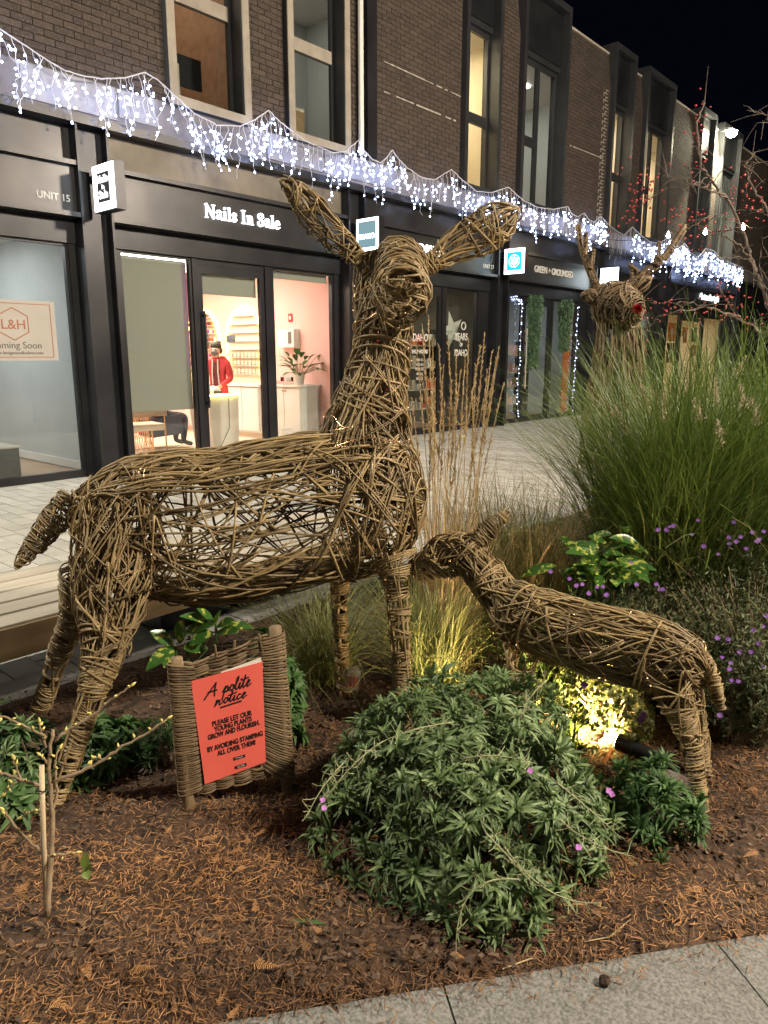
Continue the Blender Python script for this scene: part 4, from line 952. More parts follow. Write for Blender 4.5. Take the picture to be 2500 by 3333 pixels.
for i0, i1, lab in secs:
    seg = C3[i0:i1+1]; lit = 'unlit' not in lab
    o = thing('icicle_light_string', seg[0], lab, 'icicle lights', 'white icicle lights along the parapet')
    fine = []
    for a, b in zip(seg[:-1], seg[1:]):
        n = max(2, int(np.linalg.norm(b-a)/.05))
        for k in range(n): fine.append(a+(b-a)*k/n)
    fine.append(seg[-1]); fine = np.array(fine); fine[:, 1] += rng.normal(0, .006, len(fine))
    MB().tube(fine, .0075, 5, (0, 1, 0)).build('main_cable', M['cable'], o)
    dens = .055; acc = 0; dr = MB(); nb = 0; pat = [.28, .45, .62, .36, .55, .25, .5, .40]; pi_ = random.randrange(8)
    far = seg[0][0] > 17
    for a, b in zip(fine[:-1], fine[1:]):
        acc += np.linalg.norm(b-a)
        if acc < dens: continue
        acc = 0; Lg = pat[pi_ % 8]*random.uniform(.75, 1.2)*(1.25 if far else 1); pi_ += 1
        p = b.copy(); pts = [p.copy()]; m_ = int(Lg/.055)+1; dx = random.gauss(0, .01)
        for k in range(m_):
            p = p+np.array([random.gauss(dx, .022), random.gauss(0, .010), -.055]); pts.append(p.copy())
            if lit and k >= 1 and random.random() < (.58 if not far else .5) and nb < 290:
                sd = np.array([random.choice((-1, 1))*random.uniform(.014, .042), random.gauss(-.01, .010), random.gauss(-.005, .01)]); q = p+sd
                if k == m_-1: q = p+np.array([0, 0, -.02]); sd = np.array([.01, 0, -.03])
                zz = nrm(sd); xx = nrm(np.cross(zz, (0.1, 1, .2))); yy = np.cross(zz, xx)
                s_ = .82*random.uniform(.8, 1.15) if not far else 1.0
                inst('bulb', bulb_me, basis(xx*s_, yy*s_, zz*s_, q), o); nb += 1
        dr.tube(np.array(pts), .0035, 4, (0, 1, .1))
    dr.build('drop_cables', M['cable'], o)
# --- festoon string with warm bulbs
fp_ = [(1255, 500), (1293, 509), (1370, 496), (1445, 500), (1525, 497), (1590, 520), (1607, 566)]
fe = [P(1240, 512, 16.0)]+[P(1297, 514, 15.5), P(1444, 500, 14.5), P(1524, 493, 13.8), P(1606, 482, 13.0), P(1672, 478, 12.0)]
o = thing('festoon_string', fe[0], 'dark cable of warm festoon bulbs strung across in front of the terrace', 'festoon lights')
cb = []
for a, b in zip(fe[:-1], fe[1:]):
    for k in range(8): t = k/8; cb.append(a+(b-a)*t+np.array([0, 0, -.10*4*t*(1-t)]))
cb.append(fe[-1]); MB().tube(cb, .006, 5).build('cable', M['black'], o)
fb = mm(MB().lathe([(.012, 0), (.015, -.03), (.036, -.07), (.030, -.10), (.008, -.115)], (0, 0, 0), 10).mesh('bulb', True), M['festoon'])
for p in fe[1:5]: inst('bulb', fb, Matrix.Translation(Vector(p)), o)
# --- floodlight on the terrace
LX, LY, LZ = 24.93, 8.02, 8.16
o = thing('wall_floodlight', (LX, 8.3, LZ), 'glaring floodlight fixed high on the brick terrace wall', 'floodlight')
MB().obox((LX, LY, LZ), [(1, 0, 0), (0, .94, .34), (0, -.34, .94)], [.14, .10, .045]).build('housing', M['charcoal'], o); MB().box((LX-.02, 8.08, LZ-.02), (LX+.02, 8.44, LZ+.02)).build('bracket', M['charcoal'], o)
MB().lathe([(.03, -.15), (.11, -.12), (.155, -.04), (.15, .02), (.06, .06)], (LX-.03, LY-.06, LZ-.08), 16).build('lens', M['flood'], o, True)  # globe swollen beyond a real lens to imitate the lamp's glare
def lamp_light(parent, kind, loc, energy, colr, size=.1, aim=None, spot=None, blend=.5):
    l = bpy.data.lights.new('lamp_light', kind); l.energy = energy; l.color = colr
    if kind in ('POINT', 'SPOT'): l.shadow_soft_size = size
    if kind == 'SPOT': l.spot_size = spot; l.spot_blend = blend
    ob = bpy.data.objects.new('lamp_light', l); link(ob, parent); ob.location = [float(q) for q in loc]
    if aim is not None:
        ob.rotation_euler = (Vector([float(q) for q in aim])-Vector([float(q) for q in loc])).to_track_quat('-Z', 'Y').to_euler()
    return ob
lamp_light(o, 'SPOT', (LX-.03, LY-.06, LZ-.27), 2200, (1, .93, .62), .05, (LX+.02, 8.42, 5.6), math.radians(110))
# --- unseen floodlight added on the terrace to brighten bench and paving
o = thing('wall_floodlight', (-1.6, 8.3, 8.1), 'unseen floodlight added high on the terrace wall to brighten the bench and paving', 'floodlight')
MB().obox((-1.6, 8.02, 8.16), [(1, 0, 0), (0, .94, .34), (0, -.34, .94)], [.14, .10, .045]).build('housing', M['charcoal'], o); MB().box((-1.62, 8.08, 8.14), (-1.58, 8.44, 8.18)).build('bracket', M['charcoal'], o)
MB().obox((-1.6, 7.99, 8.10), [(1, 0, 0), (0, .94, .34), (0, -.34, .94)], [.13, .09, .008]).build('lens', M['flood'], o)
lamp_light(o, 'SPOT', (-1.6, 7.9, 8.05), 3000, (1, .92, .76), .15, (2.5, 4.5, 0), math.radians(120))
# --- street lamp behind the viewer, and an unseen one added to brighten paving
def street_lamp(x, y, h, power, colr, lab):
    o = thing('street_lamp', (x, y, 0), lab, 'street lamp', 'street lamps lighting the square')
    MB().lathe([(.09, 0), (.09, .9), (.06, 1.0), (.045, h)], (x, y, 0), 12).build('pole', M['charcoal'], o, True)
    MB().lathe([(.05, h), (.22, h+.06), (.24, h+.12), (.05, h+.20)], (x, y, 0), 16).build('lamp_head', M['charcoal'], o, True)
    MB().lathe([(.14, h-.012), (.14, h-.004)], (x, y, 0), 12).build('lens', emit('street_lens', colr, 60), o)
    lamp_light(o, 'POINT', (x, y, h-.12), power, colr, .35)
street_lamp(3.6, -4.6, 6.0, 4800, (1.0, .86, .66), 'street lamp behind the viewer lighting the deer and the salon')
street_lamp(10.0, -2.2, 6.0, 4200, (1.0, .84, .66), 'unseen street lamp added further along to brighten the paving and tall grass')
# ================================================================== WILLOW WEAVING
DSC = 1.0
class Limb:
    def __init__(s, pts, ref=(0, 0, 1), lat=1.0, n=90):
        """pts: (u, v, depth, radius in preview px)"""
        pts = [(p[0], p[1], p[2]*DSC, p[3]) for p in pts]     # DSC sets each sculpture down on the soil
        c = np.array([P(p[0], p[1], p[2]) for p in pts]); r = np.array([p[3]*K*p[2]/F_PX for p in pts])
        d = np.concatenate([[0], np.cumsum(np.linalg.norm(np.diff(c, axis=0), axis=1))]); t = np.linspace(0, d[-1], n)
        def cr(y):
            m = np.gradient(y, d, axis=0); out = []
            for q in t:
                i = min(np.searchsorted(d, q, 'right')-1, len(d)-2); h = d[i+1]-d[i]; x = (q-d[i])/h
                out.append((2*x**3-3*x**2+1)*y[i]+(x**3-2*x**2+x)*h*m[i]+(-2*x**3+3*x**2)*y[i+1]+(x**3-x**2)*h*m[i+1])
            return np.array(out)
        s.c = cr(c); s.r = np.maximum(cr(r), .004); s.len = d[-1]; s.n = n; s.lat = lat
        T = nrm(np.gradient(s.c, axis=0)); ref = np.asarray(ref, float)
        s.B = nrm(ref-(T@ref)[:, None]*T); s.A = np.cross(T, s.B); s.T = T
    def at(s, q, arr):
        x = np.clip(q, 0, 1)*(s.n-1); i = np.minimum(x.astype(int), s.n-2); f = x-i
        return arr[i]*(1-f)[..., None]+arr[i+1]*f[..., None] if arr.ndim == 2 else arr[i]*(1-f)+arr[i+1]*f
    def surf(s, q, th, off=0.0):
        r = s.at(q, s.r); return s.at(q, s.c)+s.at(q, s.A)*((r*s.lat+off)*np.cos(th))[..., None]+s.at(q, s.B)*((r+off)*np.sin(th))[..., None]
def rods(lb, n, length, phis, r, bundle=(1, 3), off=.006, S=14, sr=(0, 1), thr=None, wig=.004):
    Ps, Rs, rd = [], [], []
    t = np.linspace(-.5, .5, S)
    while len(Ps) < n:
        ph = random.gauss(*random.choice(phis)); s0 = random.uniform(*sr); th0 = random.uniform(0, 2*PI) if thr is None else random.gauss(*random.choice(thr))
        Lg = random.uniform(*length); rm = float(lb.at(np.array([s0]), lb.r)[0])*.9; bo = random.uniform(-off*1.5, off); base_r = random.random()
        for b in range(random.randint(*bundle)):
            l2 = Lg*random.uniform(.85, 1.1); tt = t+random.uniform(-.08, .08)
            q = np.clip(s0+tt*l2*math.cos(ph)/lb.len, -.0, 1.0); th = th0+b*.011/max(rm, .02)+tt*l2*math.sin(ph)/max(rm, .03)+random.gauss(0, .03)
            of = bo+random.gauss(0, off*.5)+off*.8*np.sin(t*random.uniform(8, 18)+random.uniform(0, 6))+wig*np.cumsum(rng.normal(0, .35, S))
            Ps.append(lb.surf(q, th, of)); rr = random.uniform(*r); Rs.append(np.linspace(rr*1.12, rr*.72, S) if random.random() < .5 else np.linspace(rr*.72, rr*1.12, S)); rd.append(min(1, max(0, base_r+random.gauss(0, .15))))
    return np.array(Ps), np.array(Rs), np.array(rd)
def wraps(lb, n, turns, r, sr=(0, 1), off=.003, S=26, slant=.5, pitch=.006):
    Ps, Rs, rd = [], [], []
    for k in range(n):
        s0 = random.uniform(*sr); T_ = random.uniform(*turns); t = np.linspace(0, 1, S); th0 = random.uniform(0, 2*PI); dirn = random.choice((-1, 1)); tl = random.gauss(0, slant)
        rm = float(lb.at(np.array([s0]), lb.r)[0])
        q = np.clip(s0+(t-.5)*T_*pitch/lb.len*random.uniform(.5, 2.2)+tl*rm*np.sin(t*T_*2*PI+th0)/lb.len, 0, 1); th = th0+dirn*t*T_*2*PI
        Ps.append(lb.surf(q, th, off+random.uniform(-.002, .004)+.0015*np.sin(t*9+th0))); rr = random.uniform(*r); Rs.append(np.full(S, rr)); rd.append(random.random())
    return np.array(Ps), np.array(Rs), np.array(rd)
def weave(name, sets, parent, m='willow', single=0, n=6):
    mb = MB(); part = None; singles = []
    for k, (Ps, Rs, rd) in enumerate(sets):
        if single and k == 0:
            d = np.linalg.norm(Ps.mean(1)-CAM, axis=1); o_ = np.argsort(d); a, b = o_[:single], o_[single:]
            singles = [(Ps[i], Rs[i], rd[i]) for i in a]; Ps, Rs, rd = Ps[b], Rs[b], rd[b]
            if len(Ps) == 0: continue
        mb.tubes(Ps, Rs, None, n, rd)
    part = tag(mb.build(name, M[m], parent, True), kind='stuff')
    for p, r_, d in singles:
        MB().tubes(p[None], r_[None], None, n, np.array([d])).build('willow_rod', M[m], part, True)
    return part
LEGS = lambda lb, nl, nw, r=.0045, rw=.0035, pitch=.007: [rods(lb, nl, (lb.len*.7, lb.len*1.1), [(0, .05), (0, .12)], (r*.8, r*1.2), (1, 1), .003, 12, (.35, .65)), wraps(lb, nw, (1.5, 3.2), (rw*.75, rw*1.2), (0.02, .99), .004, 30, .35, pitch)]
# ---- doe
DSC = 1.072
doe = thing('willow_doe_sculpture', G(480, 1650), 'large woven willow deer with long open ears standing in the bed', 'deer sculpture', 'woven willow deer')
tor = Limb([(170, 1150, 2.48, 34), (196, 1142, 2.48, 86), (252, 1140, 2.49, 132), (340, 1138, 2.52, 152), (460, 1140, 2.56, 158), (600, 1115, 2.61, 156), (720, 1094, 2.66, 152), (820, 1088, 2.70, 142), (880, 1088, 2.72, 96), (914, 1088, 2.73, 36)], (0, 0, 1), .80)
S1 = rods(tor, 330, (.45, 1.15), [(0, .12), (0, .30), (.65, .3), (-.65, .3), (1.15, .2)], (.0029, .0050), (1, 3), .012, 16)
S2 = rods(tor, 170, (.7, 1.3), [(0, .08), (0, .15)], (.0028, .0045), (2, 4), .012, 16, (.2, .85), [(PI/2, .40), (PI/2, .5), (-PI/2, .35)])
S3 = rods(tor, 60, (.5, .9), [(1.3, .25), (-1.3, .25)], (.003, .0046), (1, 3), .012, 16, (.0, .22)); S4 = rods(tor, 90, (.5, .9), [(1.2, .35), (-1.2, .35)], (.003, .0046), (1, 3), .012, 16, (.72, 1))
weave('torso', [S1, S2, S3, S4], doe, single=130)
nk = Limb([(802, 1070, 2.69, 116), (790, 965, 2.68, 106), (802, 880, 2.67, 80), (820, 790, 2.67, 62), (829, 700, 2.67, 59), (832, 640, 2.70, 62), (828, 572, 2.73, 54)], -fw, .95)
weave('neck', [rods(nk, 290, (.35, .75), [(0, .08), (0, .14), (.3, .15), (-.3, .15)], (.0026, .0042), (1, 4), .009, 14), wraps(nk, 16, (.5, 1.2), (.004, .005), (.2, .85), .008, 26, .5, .02), rods(nk, 70, (.3, .6), [(.9, .3), (-.9, .3)], (.003, .0044), (1, 3), .010, 14, (0, .5))], doe, single=80)
hdl = Limb([(858, 552, 2.80, 22), (863, 566, 2.73, 48), (866, 592, 2.63, 55), (867, 624, 2.52, 56), (867, 644, 2.46, 53), (867, 650, 2.425, 42), (867, 647, 2.41, 18)], (0, 0, 1), .95)
head = weave('head', [rods(hdl, 150, (.22, .5), [(0, .3), (0, .4), (.7, .4), (-.7, .4), (1.5, .2)], (.003, .0046), (1, 3), .010, 14), wraps(hdl, 12, (.4, 1.0), (.0032, .0048), (.3, .95), .006, 26, .25, .01)], doe, single=40)
nz = Limb([(871, 606, 2.44, 22), (872, 608, 2.395, 26), (873, 610, 2.37, 22), (873, 611, 2.36, 5)], (0, 0, 1), 1.6)
weave('muzzle', [wraps(nz, 12, (.9, 1.1), (.0045, .006), (.2, .7), .003, 9, .3, .005), rods(nz, 22, (.08, .16), [(0, .5), (1.2, .5), (-1.2, .5)], (.004, .0055), (1, 2), .004, 8)], doe)
for pts in ([(785, 568, 2.68, 14), (735, 522, 2.66, 26), (690, 478, 2.64, 33), (650, 430, 2.62, 26), (622, 402, 2.60, 15), (605, 388, 2.60, 4)], [(918, 578, 2.66, 15), (980, 535, 2.66, 31), (1045, 503, 2.66, 43), (1090, 472, 2.66, 34), (1121, 450, 2.66, 4)]):
    e = Limb(pts, (0, 0, 1), .45)
    weave('ear', [rods(e, 20, (e.len*.6, e.len*1.15), [(0, .12)], (.0030, .0050), (1, 1), .003, 14, (.4, .6)), rods(e, 44, (.08, .26), [(.6, .4), (-.6, .4)], (.0026, .0042), (1, 2), .005, 10), wraps(e, 7, (.6, 1.2), (.003, .0045), (.05, .8), .004, 18, .8, .01), wraps(e, 8, (1, 2), (.003, .004), (.0, .12), .004, 18, .3, .01)], doe)
for lg, tl in (([(255, 1090, 2.45, 84), (252, 1200, 2.41, 86), (238, 1310, 2.36, 66), (224, 1400, 2.31, 40), (203, 1485, 2.27, 26), (176, 1570, 2.25, 18), (145, 1660, 2.23, 15), (112, 1748, 2.20, 14)], 1), ([(186, 1240, 2.58, 52), (160, 1330, 2.64, 28), (132, 1400, 2.69, 21), (108, 1475, 2.73, 17), (84, 1538, 2.77, 17)], 0), ([(735, 1215, 2.80, 20), (733, 1300, 2.82, 14), (737, 1400, 2.85, 12), (746, 1516, 2.88, 12)], 0), ([(848, 1190, 2.62, 50), (855, 1255, 2.62, 28), (863, 1340, 2.61, 20), (868, 1440, 2.60, 17), (868, 1560, 2.58, 15), (866, 1620, 2.55, 14)], 0)):
    lb = Limb(lg, rt, 1.0)
    sets = LEGS(lb, 14, 44) if not tl else [rods(lb, 26, (lb.len*.5, lb.len*.8), [(0, .06), (0, .12)], (.003, .0042), (1, 2), .004, 14, (.45, .75)), wraps(lb, 62, (1.2, 3.0), (.0026, .0042), (.56, .99), .004, 30, .35, .008)]
    if tl: sets += [rods(lb, 170, (.3, .7), [(0, .15), (0, .25), (.5, .25), (-.5, .25)], (.0028, .0044), (1, 3), .012, 14, (.08, .45)), wraps(lb, 16, (.4, 1.6), (.0035, .005), (.42, .62), .008, 26, .5, .012)]
    weave('leg', sets, doe)
tl = Limb([(160, 1078, 2.47, 30), (115, 1128, 2.45, 26), (78, 1175, 2.44, 19), (36, 1226, 2.43, 4)], -fw, 1.0)
weave('tail', [rods(tl, 30, (.15, .35), [(0, .2), (.4, .3), (-.4, .3)], (.0026, .004), (1, 2), .004, 12), wraps(tl, 40, (.6, 1.6), (.0022, .0036), (.02, .97), .005, 22, .7, .012)], doe, single=0)
# ---- fawn
DSC = 1.09
fawn = thing('willow_fawn_sculpture', G(1300, 1720), 'small woven willow fawn reaching up to suckle from the large deer', 'deer sculpture', 'woven willow deer')
ft = Limb([(1530, 1468, 2.17, 14), (1506, 1452, 2.18, 44), (1440, 1424, 2.20, 70), (1340, 1396, 2.26, 73), (1230, 1366, 2.33, 68), (1140, 1334, 2.40, 64), (1085, 1306, 2.45, 53), (1062, 1296, 2.47, 26)], (0, 0, 1), .75)
weave('torso', [rods(ft, 260, (.35, .8), [(0, .14), (0, .3), (.45, .2), (-.45, .2)], (.0024, .0038), (1, 3), .008, 14), rods(ft, 130, (.4, .7), [(0, .1)], (.0024, .0038), (2, 4), .007, 14, (.2, .85), [(PI/2, .5), (-PI/2, .6)]), wraps(ft, 9, (.4, 1.0), (.0035, .0045), (.05, .9), .010, 26, .4, .02), rods(ft, 30, (.2, .4), [(1.2, .4), (-1.2, .4)], (.003, .0044), (1, 2), .008, 12, (0, .2))], fawn, single=70)
fn = Limb([(1125, 1342, 2.42, 62), (1078, 1284, 2.46, 51), (1040, 1235, 2.50, 44), (1008, 1202, 2.52, 39)], -fw, .8)
weave('neck', [rods(fn, 150, (.18, .4), [(0, .15), (.4, .3), (-.4, .3)], (.003, .0043), (1, 3), .006, 12), wraps(fn, 8, (.6, 1.4), (.003, .004), (.5, .8), .006, 22, .3, .012)], fawn, single=30)
fh = Limb([(1052, 1182, 2.52, 20), (1012, 1195, 2.52, 41), (962, 1205, 2.54, 41), (925, 1222, 2.56, 29), (900, 1229, 2.58, 19), (892, 1229, 2.58, 8)], (0, 0, 1), .8)
weave('head', [rods(fh, 150, (.12, .28), [(0, .3), (.8, .4), (-.8, .4)], (.003, .0044), (1, 2), .006, 12), wraps(fh, 10, (.6, 1.2), (.003, .004), (.6, 1), .004, 20, .3, .006)], fawn, single=30)
fe_ = Limb([(1018, 1178, 2.50, 13), (1052, 1147, 2.50, 18), (1082, 1121, 2.50, 12), (1098, 1104, 2.50, 2)], (0, 0, 1), .6)
weave('ear', LEGS(fe_, 9, 14, .003, .003, .010), fawn)
for lg in ([(1440, 1450, 2.18, 46), (1456, 1505, 2.17, 37), (1476, 1555, 2.16, 25), (1494, 1610, 2.15, 18), (1505, 1680, 2.14, 14), (1517, 1758, 2.13, 11)], [(1476, 1460, 2.28, 34), (1502, 1560, 2.30, 18), (1526, 1700, 2.33, 11)], [(1130, 1395, 2.38, 42), (1120, 1480, 2.36, 24), (1115, 1600, 2.34, 16), (1112, 1700, 2.32, 14)], [(1090, 1380, 2.50, 36), (1080, 1500, 2.50, 20), (1078, 1625, 2.50, 14)]):
    lb = Limb(lg, rt, 1.0); weave('leg', [rods(lb, 26, (lb.len*.4, lb.len*.8), [(0, .1), (.3, .2), (-.3, .2)], (.003, .004), (1, 2), .005, 12, (.1, .7)), wraps(lb, 46, (1.2, 3), (.0022, .0034), (.3, .99), .003, 28, .4, .008), wraps(lb, 12, (.6, 1.4), (.0028, .0036), (.15, .45), .005, 24, .6, .012)], fawn)
ftl = Limb([(1500, 1400, 2.18, 16), (1534, 1455, 2.16, 18), (1551, 1505, 2.15, 11), (1559, 1530, 2.15, 4)], -fw, .7)
weave('tail', LEGS(ftl, 16, 20, .003, .003, .012), fawn)
# ---- stag
DSC = 1.03
stag = thing('willow_stag_sculpture', G(1345, 1190), 'woven willow stag with branching antlers and red pompom nose behind the tall grass', 'deer sculpture', 'woven willow deer')
sn = Limb([(1335, 1000, 4.62, 92), (1330, 900, 4.58, 78), (1332, 820, 4.54, 60), (1336, 750, 4.51, 49), (1334, 690, 4.50, 42), (1332, 640, 4.50, 34)], -fw, .9)
weave('neck', [rods(sn, 170, (.5, .9), [(0, .06), (0, .12)], (.0038, .0055), (1, 3), .010, 14), rods(sn, 30, (.3, .6), [(.8, .3), (-.8, .3)], (.004, .005), (1, 2), .010, 14)], stag, 'willow2')
sh_ = Limb([(1302, 648, 4.62, 22), (1318, 654, 4.52, 43), (1340, 664, 4.42, 44), (1362, 673, 4.34, 31), (1380, 676, 4.30, 21), (1386, 677, 4.29, 8)], (0, 0, 1), .9)
weave('head', [rods(sh_, 110, (.3, .6), [(0, .4), (.9, .5), (-.9, .5)], (.0038, .0052), (1, 3), .010, 14), wraps(sh_, 22, (.5, 1.2), (.004, .005), (.1, .95), .008, 24, .4, .01)], stag, 'willow2')
stt = Limb([(1340, 980, 4.42, 40), (1345, 985, 4.55, 95), (1365, 975, 4.80, 100), (1390, 955, 5.15, 96), (1410, 945, 5.5, 92), (1415, 940, 5.62, 40)], (0, 0, 1), .85)
weave('torso', [rods(stt, 170, (.5, 1.0), [(0, .15), (.7, .3), (-.7, .3), (1.3, .2)], (.004, .0056), (1, 3), .012, 14)], stag, 'willow2')
for lg in ([(1315, 1030, 4.60, 30), (1315, 1120, 4.58, 22), (1314, 1262, 4.56, 20)], [(1380, 1030, 4.60, 30), (1382, 1120, 4.58, 22), (1384, 1262, 4.56, 20)], [(1385, 1010, 5.45, 34), (1380, 1080, 5.47, 20), (1378, 1185, 5.5, 16)], [(1440, 1010, 5.45, 34), (1444, 1080, 5.47, 20), (1446, 1185, 5.5, 16)]):
    lb = Limb(lg, rt, 1.0); weave('leg', LEGS(lb, 12, 26, .0045, .004, .010), stag, 'willow2')
z5 = lambda x, y: ((1600+x*.5425)/K, (700+y*.5425)/K)
for name, pp, r0, r1 in (('antler', [(660, 480), (620, 400), (588, 320), (560, 250), (535, 160), (522, 55)], .022, .007), ('antler', [(790, 480), (860, 410), (930, 345), (990, 295), (1060, 225), (1110, 150), (1168, 62)], .030, .008)):
    lb = Limb([(*z5(*p), 4.5+.02*i, (r0+(r1-r0)*i/(len(pp)-1))*F_PX/4.5/K) for i, p in enumerate(pp)], -fw, 1.0)
    an = weave(name, LEGS(lb, 14, 12, .005, .0032, .03), stag, 'willow2')
    tn = [[(590, 320), (602, 275), (612, 205)], [(560, 240), (566, 180), (568, 110)]] if pp[0][0] < 700 else [[(905, 365), (870, 340), (824, 294)], [(850, 415), (846, 385), (842, 350)], [(985, 300), (998, 250), (1006, 165)]]
    for t_ in tn:
        l2 = Limb([(*z5(*p), 4.52, (.014-.004*i)*F_PX/4.5/K) for i, p in enumerate(t_)], -fw, 1.0); weave('tine', LEGS(l2, 8, 4, .005, .004, .03), an, 'willow2')
for pp in ([(650, 515), (600, 495), (570, 480), (542, 478)], [(830, 475), (890, 430), (930, 400), (955, 372)]):
    l2 = Limb([(*z5(*p), 4.48, (.035, .065, .050, .012)[i]*F_PX/4.5/K) for i, p in enumerate(pp)], -fw, .6); weave('ear', [rods(l2, 26, (.1, .3), [(0, .3), (.7, .3), (-.7, .3)], (.0045, .006), (1, 2), .005, 10)], stag, 'willow2')
pm = MB(); pc = P(1376, 668, 4.22*DSC); n = 900; d_ = nrm(rng.normal(0, 1, (n, 3))); L_ = rng.uniform(.020, .032, n)
pm.ribbons(np.stack([pc+d_*.005, pc+d_*L_[:, None]], 1), np.full((n, 2), .004), nrm(np.cross(d_, rng.normal(0, 1, (n, 3)))), rng.random(n)); pm.build('pompom_nose', M['berry'], stag)
# ---- copper wire lights draped on doe and fawn
mled = mm(MB().lathe([(.0008, -.0022), (.0026, 0), (.0008, .0022)], (0, 0, 0), 5).mesh('micro_led'), M['ledcopper'])
def wire(lb, sr, n, lab, turns=2.5, loc=None):
    o = thing('copper_wire_lights', loc, lab, 'wire lights', 'copper wire lights on the deer'); mb = MB()
    for k in range(n):
        s0 = random.uniform(*sr); t = np.linspace(0, 1, 40); th = random.uniform(0, 6)+t*random.uniform(.8, turns)*random.choice((-1, 1))*2
        q = np.clip(s0+(t-.5)*random.uniform(-.35, .35)+.01*np.sin(t*20), 0, 1); p = lb.surf(q, th, .016+.004*np.sin(t*15)); mb.tube(p, .0011, 4)
        for i in range(5, 38, 16): inst('micro_led', mled, Matrix.Translation(Vector(p[i])), o)
    tag(mb.build('wire', M['copper'], o), kind='stuff')
wire(tor, (0, .25), 6, 'thin copper fairy wire looped over the rump of the large deer', loc=G(200, 1700)); wire(nk, (.1, .9), 9, 'thin copper fairy wire looped round the neck of the large deer', loc=G(800, 1600)); wire(ft, (.1, .95), 7, 'thin copper fairy wire looped over the fawn', loc=G(1350, 1720))
# ================================================================== BATTERY BOXES
def battery_box(c, ax, lab):
    o = thing('battery_box', c-np.array([0, 0, .05]), lab, 'battery box'); c = np.asarray(c)
    MB().obox(c, ax, [.029, .018, .047]).build('clear_case', M['plastic'], o); MB().obox(c+ax[2]*.029, ax, [.026, .0200, .013]).build('cap', M['plastic'], o)
    for k in (-1, 0, 1): MB().tube([c+ax[0]*.016*k-ax[2]*.036, c+ax[0]*.016*k+ax[2]*.010], .0070, 8).build('battery_cell', M['red'], o)
bz = nrm(np.array([.1, -.1, 1.])); bx = nrm(np.cross(rt*.9+fw*.3, bz)); battery_box(P(760, 1466, 3.0), (nrm(np.cross(bz, bx)), bx, bz), 'clear plastic battery box with red cells hanging on the front leg')
bz = nrm(-rt*.95+up*.3); by = nrm(np.cross(bz, fw)); battery_box(P(1468, 1692, 2.34), (by, nrm(np.cross(bz, by)), bz), 'clear plastic battery box with red cells lying by the fawn hind foot')
# ================================================================== NOTICE SIGN
S0 = np.array([1.14, 1.84, 0.]); S1_ = np.array([1.435, 1.685, 0.]); SD = nrm(S1_-S0); SN = np.array([SD[1], -SD[0], 0])
if SN@(CAM-S0) < 0: SN = -SN
def SP(zx, zy):
    d = ray(500+zx*.3616, 1950+zy*.3616); t = ((S0-CAM)@SN)/(d@SN); return CAM+d*t
def sl(zx, zy):
    p = SP(zx, zy)-S0; return p@SD, p[2]
def SL(a, z, o=0.0): return S0+SD*a+np.array([0, 0, z])+SN*o
print('sign local', [tuple(round(float(q), 3) for q in sl(*p)) for p in ((205, 540), (330, 2010), (1100, 250), (1210, 1870), (330, 720), (970, 545), (1000, 1440), (455, 1640), (310, 600), (310, 690), (1000, 330), (1000, 520), (400, 1740), (1030, 1600))])
ns = thing('wicker_notice_sign', S0, 'coral red notice reading A polite notice in a woven willow frame', 'notice sign')
TL, TR, BR, BL = sl(330, 720), sl(970, 545), sl(1000, 1440), sl(455, 1640)
stakes = [(sl(205, 530), sl(330, 2010), .021), (sl(310, 600), sl(390, 1760), .010), (sl(990, 350), sl(1035, 1600), .010), (sl(1095, 250), sl(1210, 1875), .021)]
for k, (a, b, r) in enumerate(stakes):
    st = MB(); nn = 9; pts = [SL(a[0]+(b[0]-a[0])*t, a[1]+(min(b[1], -.02)-a[1])*t if r > .015 else a[1]+(b[1]-a[1])*t) for t in np.linspace(0, 1, nn)]
    st.tube(pts, [r*(.86+.14*random.random()) for _ in range(nn)], 9); post = st.build('stake', M['stakewood'], ns, True)
def colweave(A, B, z_lo):
    (a0, a1, ra), (b0, b1, rb) = A, B; mb = MB(); rows = 54
    for k in range(rows):
        t = .02+.93*k/rows; Ls = []
        zA = a0[1]+(a1[1]-a0[1])*t*.88; xA = a0[0]+(a1[0]-a0[0])*t*.88; zB = b0[1]+(b1[1]-b0[1])*t; xB = b0[0]+(b1[0]-b0[0])*t
        ph = k % 2*PI; pts = []
        x0, x1 = min(xA, xB), max(xA, xB); r0, r1 = (ra, rb) if xA < xB else (rb, ra); zz0, zz1 = (zA, zB) if xA < xB else (zB, zA)
        for q in np.linspace(0, 2*PI, 22):
            # figure-of-eight loop round the two stakes
            x = (x0+x1)/2+((x1-x0)/2+.012+(r0 if math.cos(q) < 0 else r1)*.75)*math.cos(q); o_ = .022*math.sin(q)*(1 if k % 2 else -1)*(.75+.25*abs(math.cos(q))); pts.append(SL(x, (zz0+zz1)/2+(zz1-zz0)*.25*math.cos(q)+.0012*math.sin(2*q), o_))
        mb.tube(pts, random.uniform(.0030, .0042), 6, (0, 0, 1), random.random())
    return tag(mb.build('willow_binding', M['willow2'], ns, True), kind='stuff')
colweave(stakes[0], stakes[1], .1); colweave(stakes[2], stakes[3], .1)
